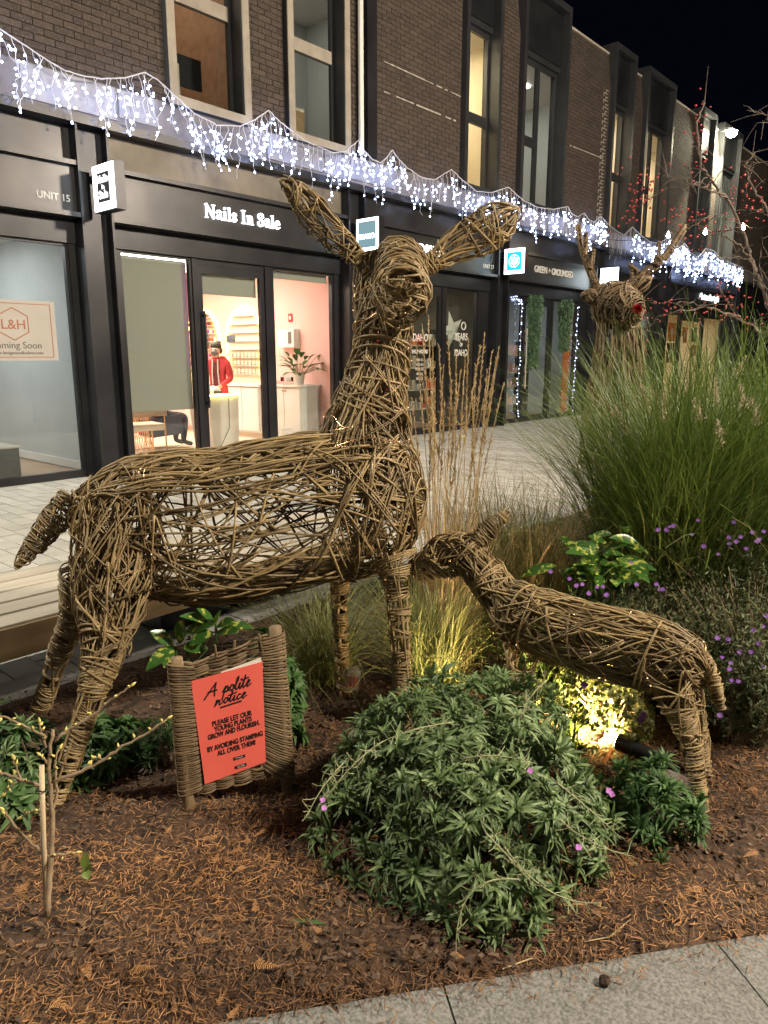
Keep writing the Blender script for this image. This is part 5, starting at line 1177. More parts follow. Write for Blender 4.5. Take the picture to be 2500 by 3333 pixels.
def rail(P0, P1, P2, P3, n, name):
    """woven rail between left edge P0(top)-P1(bottom) and right edge P2-P3"""
    part = None
    for k in range(n):
        f = (k+.5)/n; f2 = min(1, max(0, f+random.gauss(0, .06))); a = (P0[0]+(P1[0]-P0[0])*f, P0[1]+(P1[1]-P0[1])*f); b = (P2[0]+(P3[0]-P2[0])*f2, P2[1]+(P3[1]-P2[1])*f2)
        pts = [SL(a[0]+(b[0]-a[0])*t+random.gauss(0, .001), a[1]+(b[1]-a[1])*t+random.gauss(0, .0012)-.004*math.sin(PI*t), .010*math.sin(t*4*PI+(k % 2)*PI)) for t in np.linspace(-.04, 1.04, 16)]
        MB().tube(pts, np.linspace(.0042, .0030, 16), 6, (0, 0, 1), random.random()).build('willow_rod', M['willow2'], ns, True)
rail(sl(310, 585), sl(320, 715), sl(1000, 330), sl(1000, 520), 12, 'top'); rail(sl(390, 1650), sl(400, 1750), sl(1030, 1470), sl(1040, 1590), 11, 'bottom')
for a_, b_ in ((sl(545, 400), sl(560, 500)), (sl(940, 300), sl(985, 500)), (sl(725, 360), sl(720, 420))):
    MB().tube([SL(*a_, .012), SL(*b_, .014)], .0045, 6).build('weave_rod_end', M['willow2'], ns)
def quadpanel(c4, o0, o1):
    v = [SL(*c, o0) for c in c4]+[SL(*c, o1) for c in c4]; return MB().add(v, [(0, 1, 2, 3), (7, 6, 5, 4), (0, 4, 5, 1), (1, 5, 6, 2), (2, 6, 7, 3), (3, 7, 4, 0)])
quadpanel([sl(600, 640), sl(975, 505), sl(980, 600), sl(600, 700)], .0135, .0148).build('white_sheet', M['paper'], ns)
pos = quadpanel([TL, TR, BR, BL], .0165, .0185).build('poster', M['poster'], ns)
# lettering laid along the poster's own slanted axes
px_ = nrm((SP(970, 545)-SP(330, 720))); pw = np.linalg.norm(SP(970, 545)-SP(330, 720)); py_ = nrm(SP(330, 720)-SP(455, 1640))
def PM(zx, zy, s=1.0):
    p = SP(zx, zy)+SN*.0195; return basis(px_*s, py_*s, SN*s, p)
ls = pw/640.0
lv = np.linalg.norm(SP(330, 720)-SP(455, 1640))/928.0
def fit(me, w, h):
    co = np.array([v.co[:] for v in me.vertices]); x0, x1 = co[:, 0].min(), co[:, 0].max(); y0, y1 = co[:, 1].min(), co[:, 1].max()
    me.transform(Matrix.Diagonal((w/(x1-x0), h/(y1-y0), 1, 1))@Matrix.Translation((-(x0+x1)/2, -y0, 0))); return me
for s, x, y, w in (('PLEASE LET OUR', 703, 1070, 360), ('YOUNG PLANTS', 710, 1122, 342), ('GROW AND FLOURISH.', 718, 1174, 472), ('BY AVOIDING STAMPING', 731, 1278, 508), ('ALL OVER THEM!', 740, 1334, 352)):
    baked('lettering', fit(text_mesh(s, .03, M['ink'], .0004, 'CENTER', .0009), w*ls, 47*lv), PM(x, y), pos)
SCR = {'A': (.95, [[(-.25, -.1), (.1, .35), (.62, 1.0), (.56, .5), (.58, 0)], [(.0, .38), (.75, .42)]]), 'p': (.5, [[(.0, .1), (.22, .5), (.0, -.5)], [(.15, .25), (.32, .5), (.45, .35), (.35, .08), (.16, .06), (.5, .12)]]), 'o': (.45, [[(.38, .42), (.2, .5), (.06, .25), (.2, .02), (.4, .2), (.34, .44), (.5, .34)]]),
       'l': (.32, [[(.0, .15), (.25, .7), (.3, 1.0), (.18, .9), (.08, .2), (.16, .0), (.36, .15)]]), 'i': (.28, [[(.0, .15), (.14, .48), (.08, .1), (.16, .0), (.32, .15)], [(.2, .72), (.24, .76)]]), 't': (.34, [[(.0, .15), (.2, .6), (.28, .95), (.1, .15), (.18, .0), (.36, .15)], [(-.05, .62), (.55, .70)]]),
       'e': (.42, [[(.0, .15), (.24, .3), (.34, .46), (.2, .52), (.08, .25), (.18, .0), (.46, .18)]]), 'n': (.62, [[(.0, -.02), (.14, .5), (.06, .05), (.24, .45), (.36, .42), (.34, .08), (.44, .0), (.62, .2)]]), 'c': (.40, [[(.36, .42), (.22, .5), (.06, .25), (.18, .0), (.44, .18)]]), ' ': (.3, [])}
def script(s, size, w):
    out = []; x = 0
    for ch in s:
        adv, st = SCR[ch]
        for p in st: out.append(([((x+a+.22*b)*size, b*size) for a, b in p], w))
        x += adv
    return out
baked('script_lettering', fit(stroke_mesh(script('A polite', .04, .0046), M['ink'], .0004, 'script_lettering'), 440*ls, 175*lv), PM(668, 872), pos); baked('script_lettering', fit(stroke_mesh(script('notice', .04, .0046), M['ink'], .0004, 'script_lettering'), 305*ls, 100*lv), PM(688, 905), pos)
baked('underline', stroke_mesh([([(0, 0), (185*ls, 6*lv)], 14*lv)], M['ink'], .0004, 'underline'), PM(597, 952), pos)
for x, y in ((762, 1398), (775, 1475)):
    baked('black_bar', stroke_mesh([([(-46*ls, 0), (46*ls, 0)], 26*lv)], M['ink'], .0004, 'black_bar'), PM(x, y), pos)
for s, x, y in (('STANLEY', 762, 1403), ('SQUARE', 775, 1480)):
    M_ = PM(x, y); M_.translation += Vector(SN*.0006); baked('bar_lettering', text_mesh(s, 20*ls, M['greywall'], .0002, 'CENTER', 0, .9), M_, pos)
# ================================================================== BENCH
bn = thing('slatted_bench', (1.2, 3.35, 0), 'pale timber slatted bench standing behind the large deer', 'bench')
for k in range(5):
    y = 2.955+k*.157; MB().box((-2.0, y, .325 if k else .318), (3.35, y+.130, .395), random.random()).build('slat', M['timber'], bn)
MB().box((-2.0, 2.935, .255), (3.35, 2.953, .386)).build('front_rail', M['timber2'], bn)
for x in (-1.6, .2, 1.95, 2.45): MB().box((x, 3.30, .02), (x+.46, 3.66, .315)).build('support', M['navy'], bn)
# ================================================================== UPLIGHTER
uc = P(1388, 1625, 2.56); ua = nrm(np.array(P(1345, 1606, 2.62))-np.array(P(1428, 1643, 2.52)))
o = thing('garden_uplighter', G(1395, 1668), 'black cylindrical garden spotlight glowing under the fawn', 'spotlight')
MB().tube([uc-ua*.08, uc-ua*.02, uc+ua*.08], [.027, .027, .027], 20).tube([uc+ua*.03, uc+ua*.092], .031, 20).tube([uc-ua*.085, uc-ua*.06], .0295, 20).build('housing', M['black'], o); MB().tube([uc-ua*.01, np.array([uc[0]+.01, uc[1], -.03])], .010, 8).build('spike', M['black'], o)
MB().tube([uc+ua*.0925, uc+ua*.0945], .027, 14).build('lens', M['spotlens'], o)
ul = lamp_light(o, 'SPOT', uc+ua*.10, 330, (1.0, .70, .36), .03, np.array(P(1215, 1440, 2.95)), math.radians(130), .7)
# unseen second spotlight, added to stand in for warm light on sedge and legs
u2 = np.array(G(1015, 1600))+np.array([0, 0, .10]); v2 = nrm(np.array(P(900, 1330, 3.1))-u2)
o = thing('garden_uplighter', G(1015, 1600), 'unseen garden spotlight added behind the mounded shrub to warm the sedge', 'spotlight')
MB().tube([u2-v2*.07, u2+v2*.05], .027, 18).build('housing', M['black'], o); MB().tube([u2, np.array([u2[0], u2[1], -.03])], .009, 8).build('spike', M['black'], o); MB().tube([u2+v2*.0505, u2+v2*.053], .024, 14).build('lens', M['spotlens'], o)
lamp_light(o, 'SPOT', u2+v2*.06, 26, (1.0, .74, .42), .03, u2+v2*2, math.radians(105), .8)
# ================================================================== PLANTS
def rosette_mesh(name, m, n=22, L=(.035, .065), W=.0045, spread=(.15, 1.35), seed=0, droop=.35, S=5, fold=.35, wild=.2):
    r_ = np.random.default_rng(seed); i = np.arange(n); az = i*2.39996+r_.normal(0, wild, n); el = PI/2-(spread[0]+(spread[1]-spread[0])*(i/n)**.8)+r_.normal(0, wild*.6, n)
    d = np.stack([np.cos(az)*np.cos(el), np.sin(az)*np.cos(el), np.sin(el)], 1); Ln = r_.uniform(*L, n); t = np.linspace(0, 1, S)
    h = np.stack([np.cos(az), np.sin(az), np.zeros(n)], 1)
    Pt = d[:, None, :]*(Ln[:, None]*t[None])[..., None]+h[:, None, :]*(Ln[:, None]*.25*t[None]**2)[..., None]-np.array([0, 0, 1.])*(Ln[:, None]*droop*t[None]**2.2)[..., None]
    side = nrm(np.cross(d, (0, 0, 1.))+r_.normal(0, .15, (n, 3))); w = W*np.sin(PI*np.clip(t, .06, .97)**.75)**.8
    return mm(MB().ribbons(Pt, r_.uniform(.8, 1.2, n)[:, None]*w[None], side, r_.random(n), fold).mesh(name, True), m)
def orient(z, roll):
    z = nrm(z); x = nrm(np.cross((0.31, .12, .9) if abs(z[2]) < .9 else (1, 0, 0), z)); y = np.cross(z, x); c, s = math.cos(roll), math.sin(roll); return x*c+y*s, y*c-x*s, z
def dome_bush(name, lab, c, rx, ry, h, n, meshes, cat='shrub', seed=0, sc_=(.8, 1.3), inner=.5, skew=(0, 0), lobes=.12, mstuff=None, group=None):
    r_ = random.Random(seed); o = thing(name, (c[0], c[1], 0), lab, cat, group); ph = [r_.uniform(0, 6) for _ in range(4)]
    cand = []
    for k in range(n):
        u = r_.random(); az = r_.uniform(0, 2*PI); zz = 1-u*1.06; zz = max(zz, -.06); q = math.sqrt(max(0, 1-zz*zz))
        lob = 1+lobes*(math.sin(3*az+ph[0])+.7*math.sin(5*az+ph[1]+3*zz)+.6*math.sin(7*zz+2*az+ph[2])); dp = 1-r_.random()**2.5*inner
        p = np.array([c[0]+rx*q*math.cos(az)*lob*dp+skew[0]*zz*h, c[1]+ry*q*math.sin(az)*lob*dp+skew[1]*zz*h, max(.02, h*zz*lob*dp+.02)])
        nrmv = np.array([q*math.cos(az)/rx, q*math.sin(az)/ry, zz/h+.6/h*max(0, 1-zz)*.4]); cand.append((p, nrmv, dp))
    cand.sort(key=lambda a: np.linalg.norm(a[0]-CAM)-.25*a[2])
    for k, (p, nv, dp) in enumerate(cand):
        x, y, z = orient(nrm(nv)*.75+np.array([r_.gauss(0, .3), r_.gauss(0, .3), r_.gauss(0.45, .3)]), r_.uniform(0, 6)); s = r_.uniform(*sc_)
        inst('leaf_rosette' if k < 300 else 'inner_rosette', r_.choice(meshes), basis(x*s, y*s, z*s, p), o)
    st = MB()
    for k in range(26):
        p = cand[int(k*len(cand)/26)][0]; b = np.array([c[0]+r_.gauss(0, .04), c[1]+r_.gauss(0, .04), 0]); st.tube([b, b*.5+p*.5+np.array([0, 0, .03]), p], [.005, .0035, .0025], 5)
    st.build('stems', M['twig'], o)
    return o
wallm = [rosette_mesh('leaf_rosette', M['wall_leaf'], 19, (.032, .078), .0058, (.05, 1.28), k, .22+.22*(k % 4), S=6, wild=.5) for k in range(10)]
bush = dome_bush('wallflower_shrub', 'big mounded wallflower shrub with narrow grey-green leaves and trailing seed stems', (1.66, 1.13), .45, .41, .46, 800, wallm, seed=4, sc_=(.6, 1.05), lobes=.06)
for k, (u0, v0, u1, v1, u2, v2) in enumerate([(830, 1600, 760, 1640, 700, 1730), (1000, 1640, 1060, 1620, 1160, 1650), (1190, 1680, 1290, 1760, 1330, 1800), (1090, 1830, 1180, 1960, 1300, 1950), (1120, 1900, 980, 1880, 985, 2060), (1210, 1770, 1270, 1830, 1370, 1850), (980, 1560, 890, 1570, 830, 1600), (1180, 1470, 1140, 1500, 1120, 1560), (1050, 1800, 1100, 1850, 1160, 1920), (740, 1650, 690, 1700, 665, 1760)]):
    D = 1.92-(min(v0, 2000)-1500)/600*.30; p = np.array([P(u0, v0, D), P(u1, v1, D-.04), P(u2, v2, D-.05)]); t = np.linspace(0, 1, 14)[:, None]; cv = (1-t)**2*p[0]+2*t*(1-t)*p[1]+t**2*p[2]
    mb = MB().tube(cv, np.linspace(.0022, .0010, 14), 5); n = 26; tt = rng.uniform(.05, 1, n); b = np.array([cv[int(x*13)] for x in tt]); d = nrm(np.array([cv[min(13, int(x*13)+1)]-cv[max(0, int(x*13)-1)] for x in tt])+rng.normal(0, .8, (n, 3)))
    mb.tubes(np.stack([b, b+d*.018, b+d*.034+np.array([0, 0, .004])], 1), np.full((n, 3), .0009), None, 4, rng.random(n)); mb.build('seed_stem', M['seed'], bush)
def flower4(p, s, m, parent, name='flower', npet=4):
    mb = MB(); x, y, z = orient(nrm(CAM-p)+np.array([0, 0, .5]), random.uniform(0, 6))
    for k in range(npet):
        a = 2*PI*k/npet; d = x*math.cos(a)+y*math.sin(a); sd = -x*math.sin(a)+y*math.cos(a); t = np.linspace(0, 1, 4)[:, None]
        mb.ribbons((p+d*s*t+z*.15*s*t)[None], (np.array([.15, .45, .5, .2])*s*(1.0 if npet < 8 else .22))[None], sd[None], random.random())
    mb.build(name, m, parent)
for u, v, D in ((697, 1728, 1.86), (700, 1745, 1.85), (1315, 1708, 1.75), (1322, 1716, 1.75), (1250, 1830, 1.62), (1145, 1665, 1.72)): flower4(P(u, v, D), .0075, M['mauve'], bush)
dome_bush('wallflower_shrub', 'small bright green wallflower shrub beside the battery box', (2.02, .70), .14, .15, .22, 90, [rosette_mesh('leaf_rosette', M['green_leaf'], 22, (.035, .06), .005, (.1, 1.3), 20+k) for k in range(3)], seed=9, sc_=(.7, 1.1))
leafm = [rosette_mesh('leaf_rosette', M['green_leaf'], 14, (.06, .10), .013, (.3, 1.45), 30+k, .4) for k in range(3)]
dome_bush('leafy_perennial', 'low dark green leafy clump at the foot of the budding sapling', G(30, 1720)[:2], .15, .20, .24, 80, leafm+wallm[:3], 'plant', 12, (.6, 1.0))
dome_bush('leafy_perennial', 'low bright green leafy plant behind the hind leg of the large deer', G(215, 1660)[:2], .16, .12, .13, 60, leafm, 'plant', 13, (.6, .95))
fern = [rosette_mesh('leaf_rosette', M['green_leaf'], 40, (.03, .06), .0016, (.1, 1.3), 40+k, .2) for k in range(2)]
dome_bush('feathery_tuft', 'small feathery green tuft left of the red notice', G(345, 1645)[:2], .08, .08, .13, 40, fern, 'plant', 14, (.7, 1.1))
dome_bush('leafy_perennial', 'dark leafy shrub between the red notice and the sedge', P(575, 1345, 2.75)[:2], .13, .12, .36, 90, leafm, 'plant', 15, (.55, .85))
tinym = [rosette_mesh('leaf_rosette', M['sedge'], 18, (.014, .026), .006, (.2, 1.4), 50+k, .2) for k in range(3)]
dome_bush('ground_cover', 'small-leaved shrub glowing yellow in the spotlight', G(1300, 1590)[:2]+np.array([.03, .03]), 0.24, .20, .32, 320, tinym, 'shrub', 16, (.8, 1.3))
def blades(n, c, R, L, W, tilt, bend, az=None, S=8, r_=None, azsd=None):
    r_ = r_ or rng; a = r_.uniform(0, 2*PI, n) if az is None else r_.normal(az, azsd, n); rr = R*np.sqrt(r_.random(n)); a0 = r_.uniform(0, 2*PI, n)
    b = np.stack([c[0]+rr*np.cos(a0), c[1]+rr*np.sin(a0), np.zeros(n)], 1); Ln = r_.uniform(*L, n); t0 = np.abs(r_.normal(*tilt, n)); bd = r_.uniform(*bend, n)
    t = np.linspace(0, 1, S); ang = t0[:, None]+bd[:, None]*t[None]**1.6; ds = (Ln/(S-1))[:, None]
    h = np.concatenate([np.zeros((n, 1)), np.cumsum(np.sin(ang[:, :-1])*ds, 1)], 1); z = np.concatenate([np.zeros((n, 1)), np.cumsum(np.cos(ang[:, :-1])*ds, 1)], 1)
    aa = a[:, None]+r_.normal(0, .25, n)[:, None]*t[None]
    Pt = np.stack([b[:, :1]+h*np.cos(aa), b[:, 1:2]+h*np.sin(aa), np.maximum(z, .015)], -1); side = np.stack([-np.sin(a), np.cos(a), r_.normal(0, .3, n)], 1)
    return Pt, W*r_.uniform(.7, 1.2, n)[:, None]*(np.clip(1-t, .02, 1)**.6*np.clip(t*6+.5, 0, 1))[None], nrm(side), r_.random(n)
def grass(name, lab, c, sets, cat='grass', group=None):
    o = thing(name, (c[0], c[1], 0), lab, cat, group)
    for nm, m, st in sets: tag(MB().ribbons(*st).build(nm, M[m], o), kind='stuff')
    return o
gC = G(1385, 1395); gA = G(1475, 1425); gB = G(1640, 1400)
mis = grass('silver_grass', 'tall fountain of green ornamental grass with pale feathery plumes', gA, [('leaf_blades', 'grass', blades(1700, gA, .20, (1.2, 1.85), .0042, (.18, .16), (.5, 1.5), S=10)), ('dry_blades', 'sedge', blades(420, gA, .22, (.8, 1.6), .0038, (.25, .2), (.8, 1.9), S=10))])
mis2 = grass('silver_grass', 'second clump of tall green ornamental grass beside the red-berried tree', gB, [('leaf_blades', 'grass', blades(1300, gB, .22, (1.2, 1.85), .0042, (.16, .16), (.4, 1.4), S=10)), ('dry_blades', 'sedge', blades(260, gB, .22, (.8, 1.6), .0038, (.25, .2), (.8, 1.9), S=10))])
mis3 = grass('silver_grass', 'tall green ornamental grass hiding the stag body', gC, [('leaf_blades', 'grass', blades(1200, gC, .20, (1.1, 1.7), .0038, (.14, .14), (.4, 1.4), S=10)), ('dry_blades', 'sedge', blades(300, gC, .22, (.8, 1.5), .0036, (.22, .2), (.8, 1.9), S=10))])
def plume(p0, p1, par, w=.035, n=160):
    p0, p1 = np.array(p0), np.array(p1); mb = MB(); mb.tube([p0, p1], .0018, 4); ax = p1-p0; t = rng.random(n); b = p0+ax*t[:, None]; d = nrm(rng.normal(0, 1, (n, 3))+nrm(ax)*1.3); L = w*(1-t*.6)*rng.uniform(.5, 1.1, n)
    mb.ribbons(np.stack([b, b+d*(L*.6)[:, None], b+d*L[:, None]-np.array([0, 0, .006])], 1), np.full((n, 3), .0016), nrm(np.cross(d, rng.normal(0, 1, (n, 3)))), rng.random(n)); mb.build('plume', M['plume'], par)
for u0, v0, u1, v1, D in ((1435, 905, 1433, 840, 3.1), (1548, 870, 1545, 815, 3.2), (1330, 900, 1300, 858, 3.3), (1360, 940, 1330, 880, 3.3), (1640, 920, 1625, 860, 3.0), (1590, 810, 1610, 770, 3.5), (1480, 850, 1490, 790, 3.3), (1400, 880, 1385, 830, 3.3), (1515, 910, 1500, 860, 3.0), (1610, 880, 1600, 830, 3.0), (1560, 960, 1550, 905, 2.95)): plume(P(u0, v0, D), P(u1, v1, D), mis)
# dry feather reed grass: every stalk a part
rc = G(965, 1440); reed = thing('feather_reed_grass', rc, 'tall dry tan reed grass with upright seed heads beside the deer neck', 'grass')
tips = [(898, 735), (912, 700), (925, 680), (935, 730), (948, 745), (958, 790), (968, 735), (975, 820), (985, 760), (995, 800), (1005, 770), (1012, 730), (1020, 840), (1028, 790), (1038, 745), (1047, 720), (1052, 800), (1062, 760), (1072, 775), (1078, 750), (905, 800), (918, 850), (940, 820), (982, 880), (1000, 900), (1045, 860), (1088, 830), (930, 900), (960, 870), (890, 860)]
for k, (u, v) in enumerate(tips):
    D = random.uniform(3.15, 3.5); tp = P(u, v, D); b = np.array([rc[0]+random.gauss(0, .07), rc[1]+random.gauss(0, .07), 0]); md = (b+tp)/2+np.array([random.gauss(0, .015), random.gauss(0, .015), .05]); t = np.linspace(0, 1, 12)[:, None]; cv = (1-t)**2*b+2*t*(1-t)*md+t**2*tp
    mb = MB().tube(cv, np.linspace(.0028, .0012, 12), 5); n = 110; tt = rng.uniform(.68, 1, n); i = (tt*11).astype(int); ax = nrm(tp-md); bb = (1-tt[:, None])**2*b+2*tt[:, None]*(1-tt[:, None])*md+tt[:, None]**2*tp; d = nrm(rng.normal(0, .35, (n, 3))+ax); L = rng.uniform(.012, .030, n)*(1.25-tt)*2.2
    mb.ribbons(np.stack([bb, bb+d*L[:, None]], 1), np.stack([np.full(n, .0028), np.full(n, .0008)], 1), nrm(np.cross(d, rng.normal(0, 1, (n, 3)))), rng.random(n)); mb.build('seed_stalk', M['tan'], reed)
tag(MB().ribbons(*blades(420, rc, .13, (.5, 1.15), .0026, (.08, .10), (.1, .7))).build('basal_blades', M['tan'], reed), kind='stuff')
for nm, lab, c, sets in (('sedge', 'arching olive sedge behind the front legs of the large deer', G(690, 1490), [('leaf_blades', 'sedge', blades(700, G(700, 1475), .10, (.35, .72), .0026, (.45, .25), (.7, 1.7)))]),
      ('sedge', 'sunlit-looking yellow green sedge between the deer front legs and the fawn', G(930, 1500), [('leaf_blades', 'sedge', blades(800, G(925, 1490), .13, (.35, .75), .0028, (.35, .25), (.5, 1.6)))]),
      ('sedge', 'tan and olive grass behind the fawn head', G(1090, 1400), [('leaf_blades', 'sedge', blades(650, G(1095, 1400), .22, (.6, 1.05), .0030, (.18, .15), (.3, 1.3))), ('dry_blades', 'tan', blades(350, G(1110, 1400), .25, (.6, 1.0), .0026, (.15, .15), (.2, 1.0)))]),
      ('sedge', 'dark green and yellow grass in front of the paving', G(1210, 1390), [('leaf_blades', 'grass', blades(450, G(1210, 1390), .18, (.5, .95), .0032, (.25, .2), (.5, 1.6))), ('dry_blades', 'tan', blades(200, G(1210, 1385), .2, (.5, .95), .0026, (.2, .15), (.2, 1.0)))]),
      ('sedge', 'dark strappy grass in the shade behind the fawn back', G(1170, 1500), [('leaf_blades', 'grass', blades(260, G(1165, 1500), .12, (.3, .6), .0045, (.35, .25), (.6, 1.8)))]),
      ('sedge', 'few green strap leaves lit by the spotlight', G(1225, 1625), [('leaf_blades', 'grass', blades(60, G(1215, 1640), .06, (.25, .42), .0040, (.5, .25), (.3, 1.2)))])):
    grass(nm, lab.replace('sunlit-looking ', ''), c, sets)
# spotted laurels: every leaf a part
zs = lambda x, y: (331.8+x*.24, 1294+y*.24)
def big_leaf(b, tip, W, par, m='aucuba', sag=.12):
    b, tip = np.asarray(b), np.asarray(tip); d = tip-b; L = np.linalg.norm(d); t = np.linspace(0, 1, 9)[:, None]; p = b+d*t+np.array([0, 0, 1.])*sag*L*(t-t**2)*2
    side = nrm(np.cross(d, nrm(CAM-b)+np.array([0, 0, .9]))); w = W*np.sin(PI*np.clip(t[:, 0], .02, .99)**.9)**.8*(1+.06*np.sin(t[:, 0]*25)); MB().ribbons(p[None], w[None], side[None], random.random(), .22).build('leaf', M[m], par, True)
al = thing('spotted_laurel', G(410, 1425), 'spotted laurel with large glossy yellow-flecked leaves behind the red notice', 'shrub')
for (x0, y0), (x1, y1), w in (((175, 420), (-30, 290), .026), ((200, 430), (-70, 645), .026), ((170, 440), (95, 620), .022), ((230, 400), (270, 190), .027), ((260, 330), (540, 235), .030), ((560, 230), (235, 155), .020), ((270, 440), (490, 450), .028), ((560, 240), (385, 85), .018), ((560, 310), (775, 300), .022), ((570, 250), (730, 195), .020), ((540, 300), (320, 420), .026), ((560, 240), (600, 100), .016), ((620, 250), (900, 262), .018)):
    D0 = 2.55; big_leaf(P(*zs(x0, y0), D0), P(*zs(x1, y1), D0-random.uniform(-.03, .10)), w, al)
for x, y in ((200, 430), (560, 230), (300, 440)): MB().tube([G(420, 1435), P(*zs(x+10, y+150), 2.57), P(*zs(x, y), 2.55)], .005, 6).build('stem', M['green_leaf'], al)
ar = thing('spotted_laurel', G(1310, 1430), 'yellow-speckled spotted laurel among the asters behind the fawn', 'shrub')
for k in range(58):
    a = random.uniform(0, 2*PI); u = 1305+random.gauss(0, 48); v = 1212+random.gauss(0, 27); b = P(u, v, 2.95+random.uniform(-.15, .15)); L = random.uniform(.09, .15); d = np.array([math.cos(a), math.sin(a), random.uniform(-.6, .5)]); big_leaf(b, b+nrm(d)*L, L*.17, ar)
for k in range(6): MB().tube([G(1310, 1430), P(1305+random.gauss(0, 40), 1230, 2.95)], .005, 5).build('stem', M['green_leaf'], ar)
# asters
def aster(c, rx, h, lab, nst, nfl, seed):
    r_ = np.random.default_rng(seed); o = thing('aster_clump', (c[0], c[1], 0), lab, 'aster plant', 'purple aster clumps'); n = nst
    Pt, W_, sd, rd = blades(n, c, rx*.35, (h*.75, h*1.15), .0016, (.30, .22), (.1, .6), S=8, r_=r_)
    mb = MB().tubes(Pt, np.full((n, 8), .0014), None, 4, rd, False); mb.build('stems', M['twig'], o)
    m_ = n*120; i = r_.integers(0, n, m_); t = r_.uniform(.2, 1, m_)*6.99; k = t.astype(int); f = (t-k)[:, None]; b = Pt[i, k]*(1-f)+Pt[i, k+1]*f+r_.normal(0, .025, (m_, 3)); d = nrm(r_.normal(0, 1, (m_, 3))+np.array([0, 0, .5])); L = r_.uniform(.010, .026, m_)
    tag(MB().ribbons(np.stack([b, b+d*(L*.5)[:, None], b+d*L[:, None]], 1), np.stack([np.full(m_, .001), np.full(m_, .0033), np.full(m_, .0006)], 1), nrm(np.cross(d, r_.normal(0, 1, (m_, 3)))), r_.random(m_)).build('foliage', M['aster'], o), kind='stuff')
    return o, Pt
a1, _ = aster(G(1330, 1500), .25, .42, 'low aster clump with purple flowers just behind the fawn back', 150, 10, 1); a2, _ = aster(G(1560, 1440), .40, .72, 'tall dark aster clump with purple flowers below the ornamental grass', 330, 20, 2); a3, _ = aster(G(1610, 1600), .32, .58, 'dark aster clump with purple flowers beside the fawn tail', 260, 20, 3); a4, _ = aster(G(1440, 1500), .25, .45, 'dim aster clump above the fawn rump', 150, 10, 4)
def daisies(par, pts, D, s=.0092):
    for u, v in pts+[(u+random.gauss(0, 26), v+random.gauss(0, 20)) for u, v in pts[::3]]:
        flower4(P(u, v, D+random.uniform(-.05, .05)), s*random.uniform(.8, 1.15), M['purple'], par, 'flower', 14); 
daisies(a1, [(1230, 1250), (1258, 1262), (1245, 1265), (1290, 1268), (1272, 1282), (1418, 1262), (1432, 1272), (1425, 1275), (1375, 1262), (1310, 1285), (1363, 1215)], 2.62)
daisies(a2, [(1455, 1136), (1508, 1124), (1585, 1128), (1440, 1145), (1495, 1155), (1520, 1180), (1600, 1160), (1625, 1150), (1640, 1165), (1590, 1170), (1612, 1185), (1650, 1148), (1575, 1175)], 2.75)
daisies(a3, [(1550, 1378), (1578, 1432), (1598, 1408), (1622, 1408), (1640, 1390), (1576, 1445), (1580, 1470), (1595, 1472), (1650, 1440), (1655, 1330), (1555, 1545), (1560, 1420)], 2.45)
for u, v in ((1383, 1555), (1390, 1545), (1262, 1480)): flower4(P(u, v, 2.5), .012, M['purple'], a4, 'flower', 6)
# budding sapling with its cane
zt = lambda x, y: (x*.4706, 1426.7+y*.4706)
sap = thing('budding_sapling', G(105, 1960), 'bare young sapling with yellow buds in the near corner of the bed', 'sapling')
SB = [([(215, 1180), (235, 880), (240, 700), (225, 520), (240, 320)], .0075, 'stem'), ([(240, 560), (370, 510), (470, 460), (570, 390), (680, 330), (765, 270)], .0045, 'branch'), ([(250, 370), (330, 310), (430, 245), (510, 180), (600, 120)], .004, 'branch'), ([(200, 580), (90, 545), (0, 515), (-60, 500)], .0048, 'branch'), ([(95, 548), (75, 490), (58, 450)], .0028, 'branch'), ([(90, 550), (45, 580), (22, 608)], .0026, 'branch'), ([(215, 350), (120, 305), (40, 265), (-20, 250)], .0035, 'branch'),
      ([(180, 870), (100, 800), (40, 720), (20, 690)], .0042, 'branch'), ([(215, 895), (280, 890), (345, 885)], .0045, 'branch'), ([(205, 680), (150, 690), (105, 715)], .003, 'branch'), ([(235, 700), (262, 610), (250, 470), (268, 415)], .004, 'branch'), ([(470, 460), (450, 440), (425, 460)], .002, 'branch'), ([(215, 470), (190, 440)], .003, 'branch'), ([(210, 400), (190, 330), (182, 290)], .003, 'branch')]
budm = mm(MB().lathe([(.0009, 0), (.0030, .0035), (.0026, .007), (.0004, .012)], (0, 0, 0), 7).mesh('bud', True), M['bud'])
for pts, r, nm in SB:
    c = np.array([P(*zt(x, y), 1.70+.0001*x) for x, y in pts]); n = len(c); t = np.linspace(0, n-1, n*5); cc = np.array([c[min(int(q), n-2)]+(c[min(int(q), n-2)+1]-c[min(int(q), n-2)])*(q-min(int(q), n-2)) for q in t])+rng.normal(0, .0012, (n*5, 3))
    br = MB().tube(cc, np.linspace(r, r*.55, n*5)*rng.uniform(.9, 1.15, n*5), 7).build(nm, M['twig'], sap, True)
    if nm == 'branch':
        for q in range(4, n*5, 4):
            d = nrm(rng.normal(0, .6, 3)+np.array([0, 0, .8])); x_, y_, z_ = orient(d, 0); s = random.uniform(.7, 1.2); inst('bud', budm, basis(x_*s, y_*s, z_*s, cc[q]+d*r*.8), br)
        x_, y_, z_ = orient(cc[-1]-cc[-3], 0); inst('bud', budm, basis(x_*1.3, y_*1.3, z_*1.3, cc[-1]), br)
cn = thing('bamboo_cane', G(101, 1995), 'straight pale bamboo cane staking the budding sapling', 'cane')
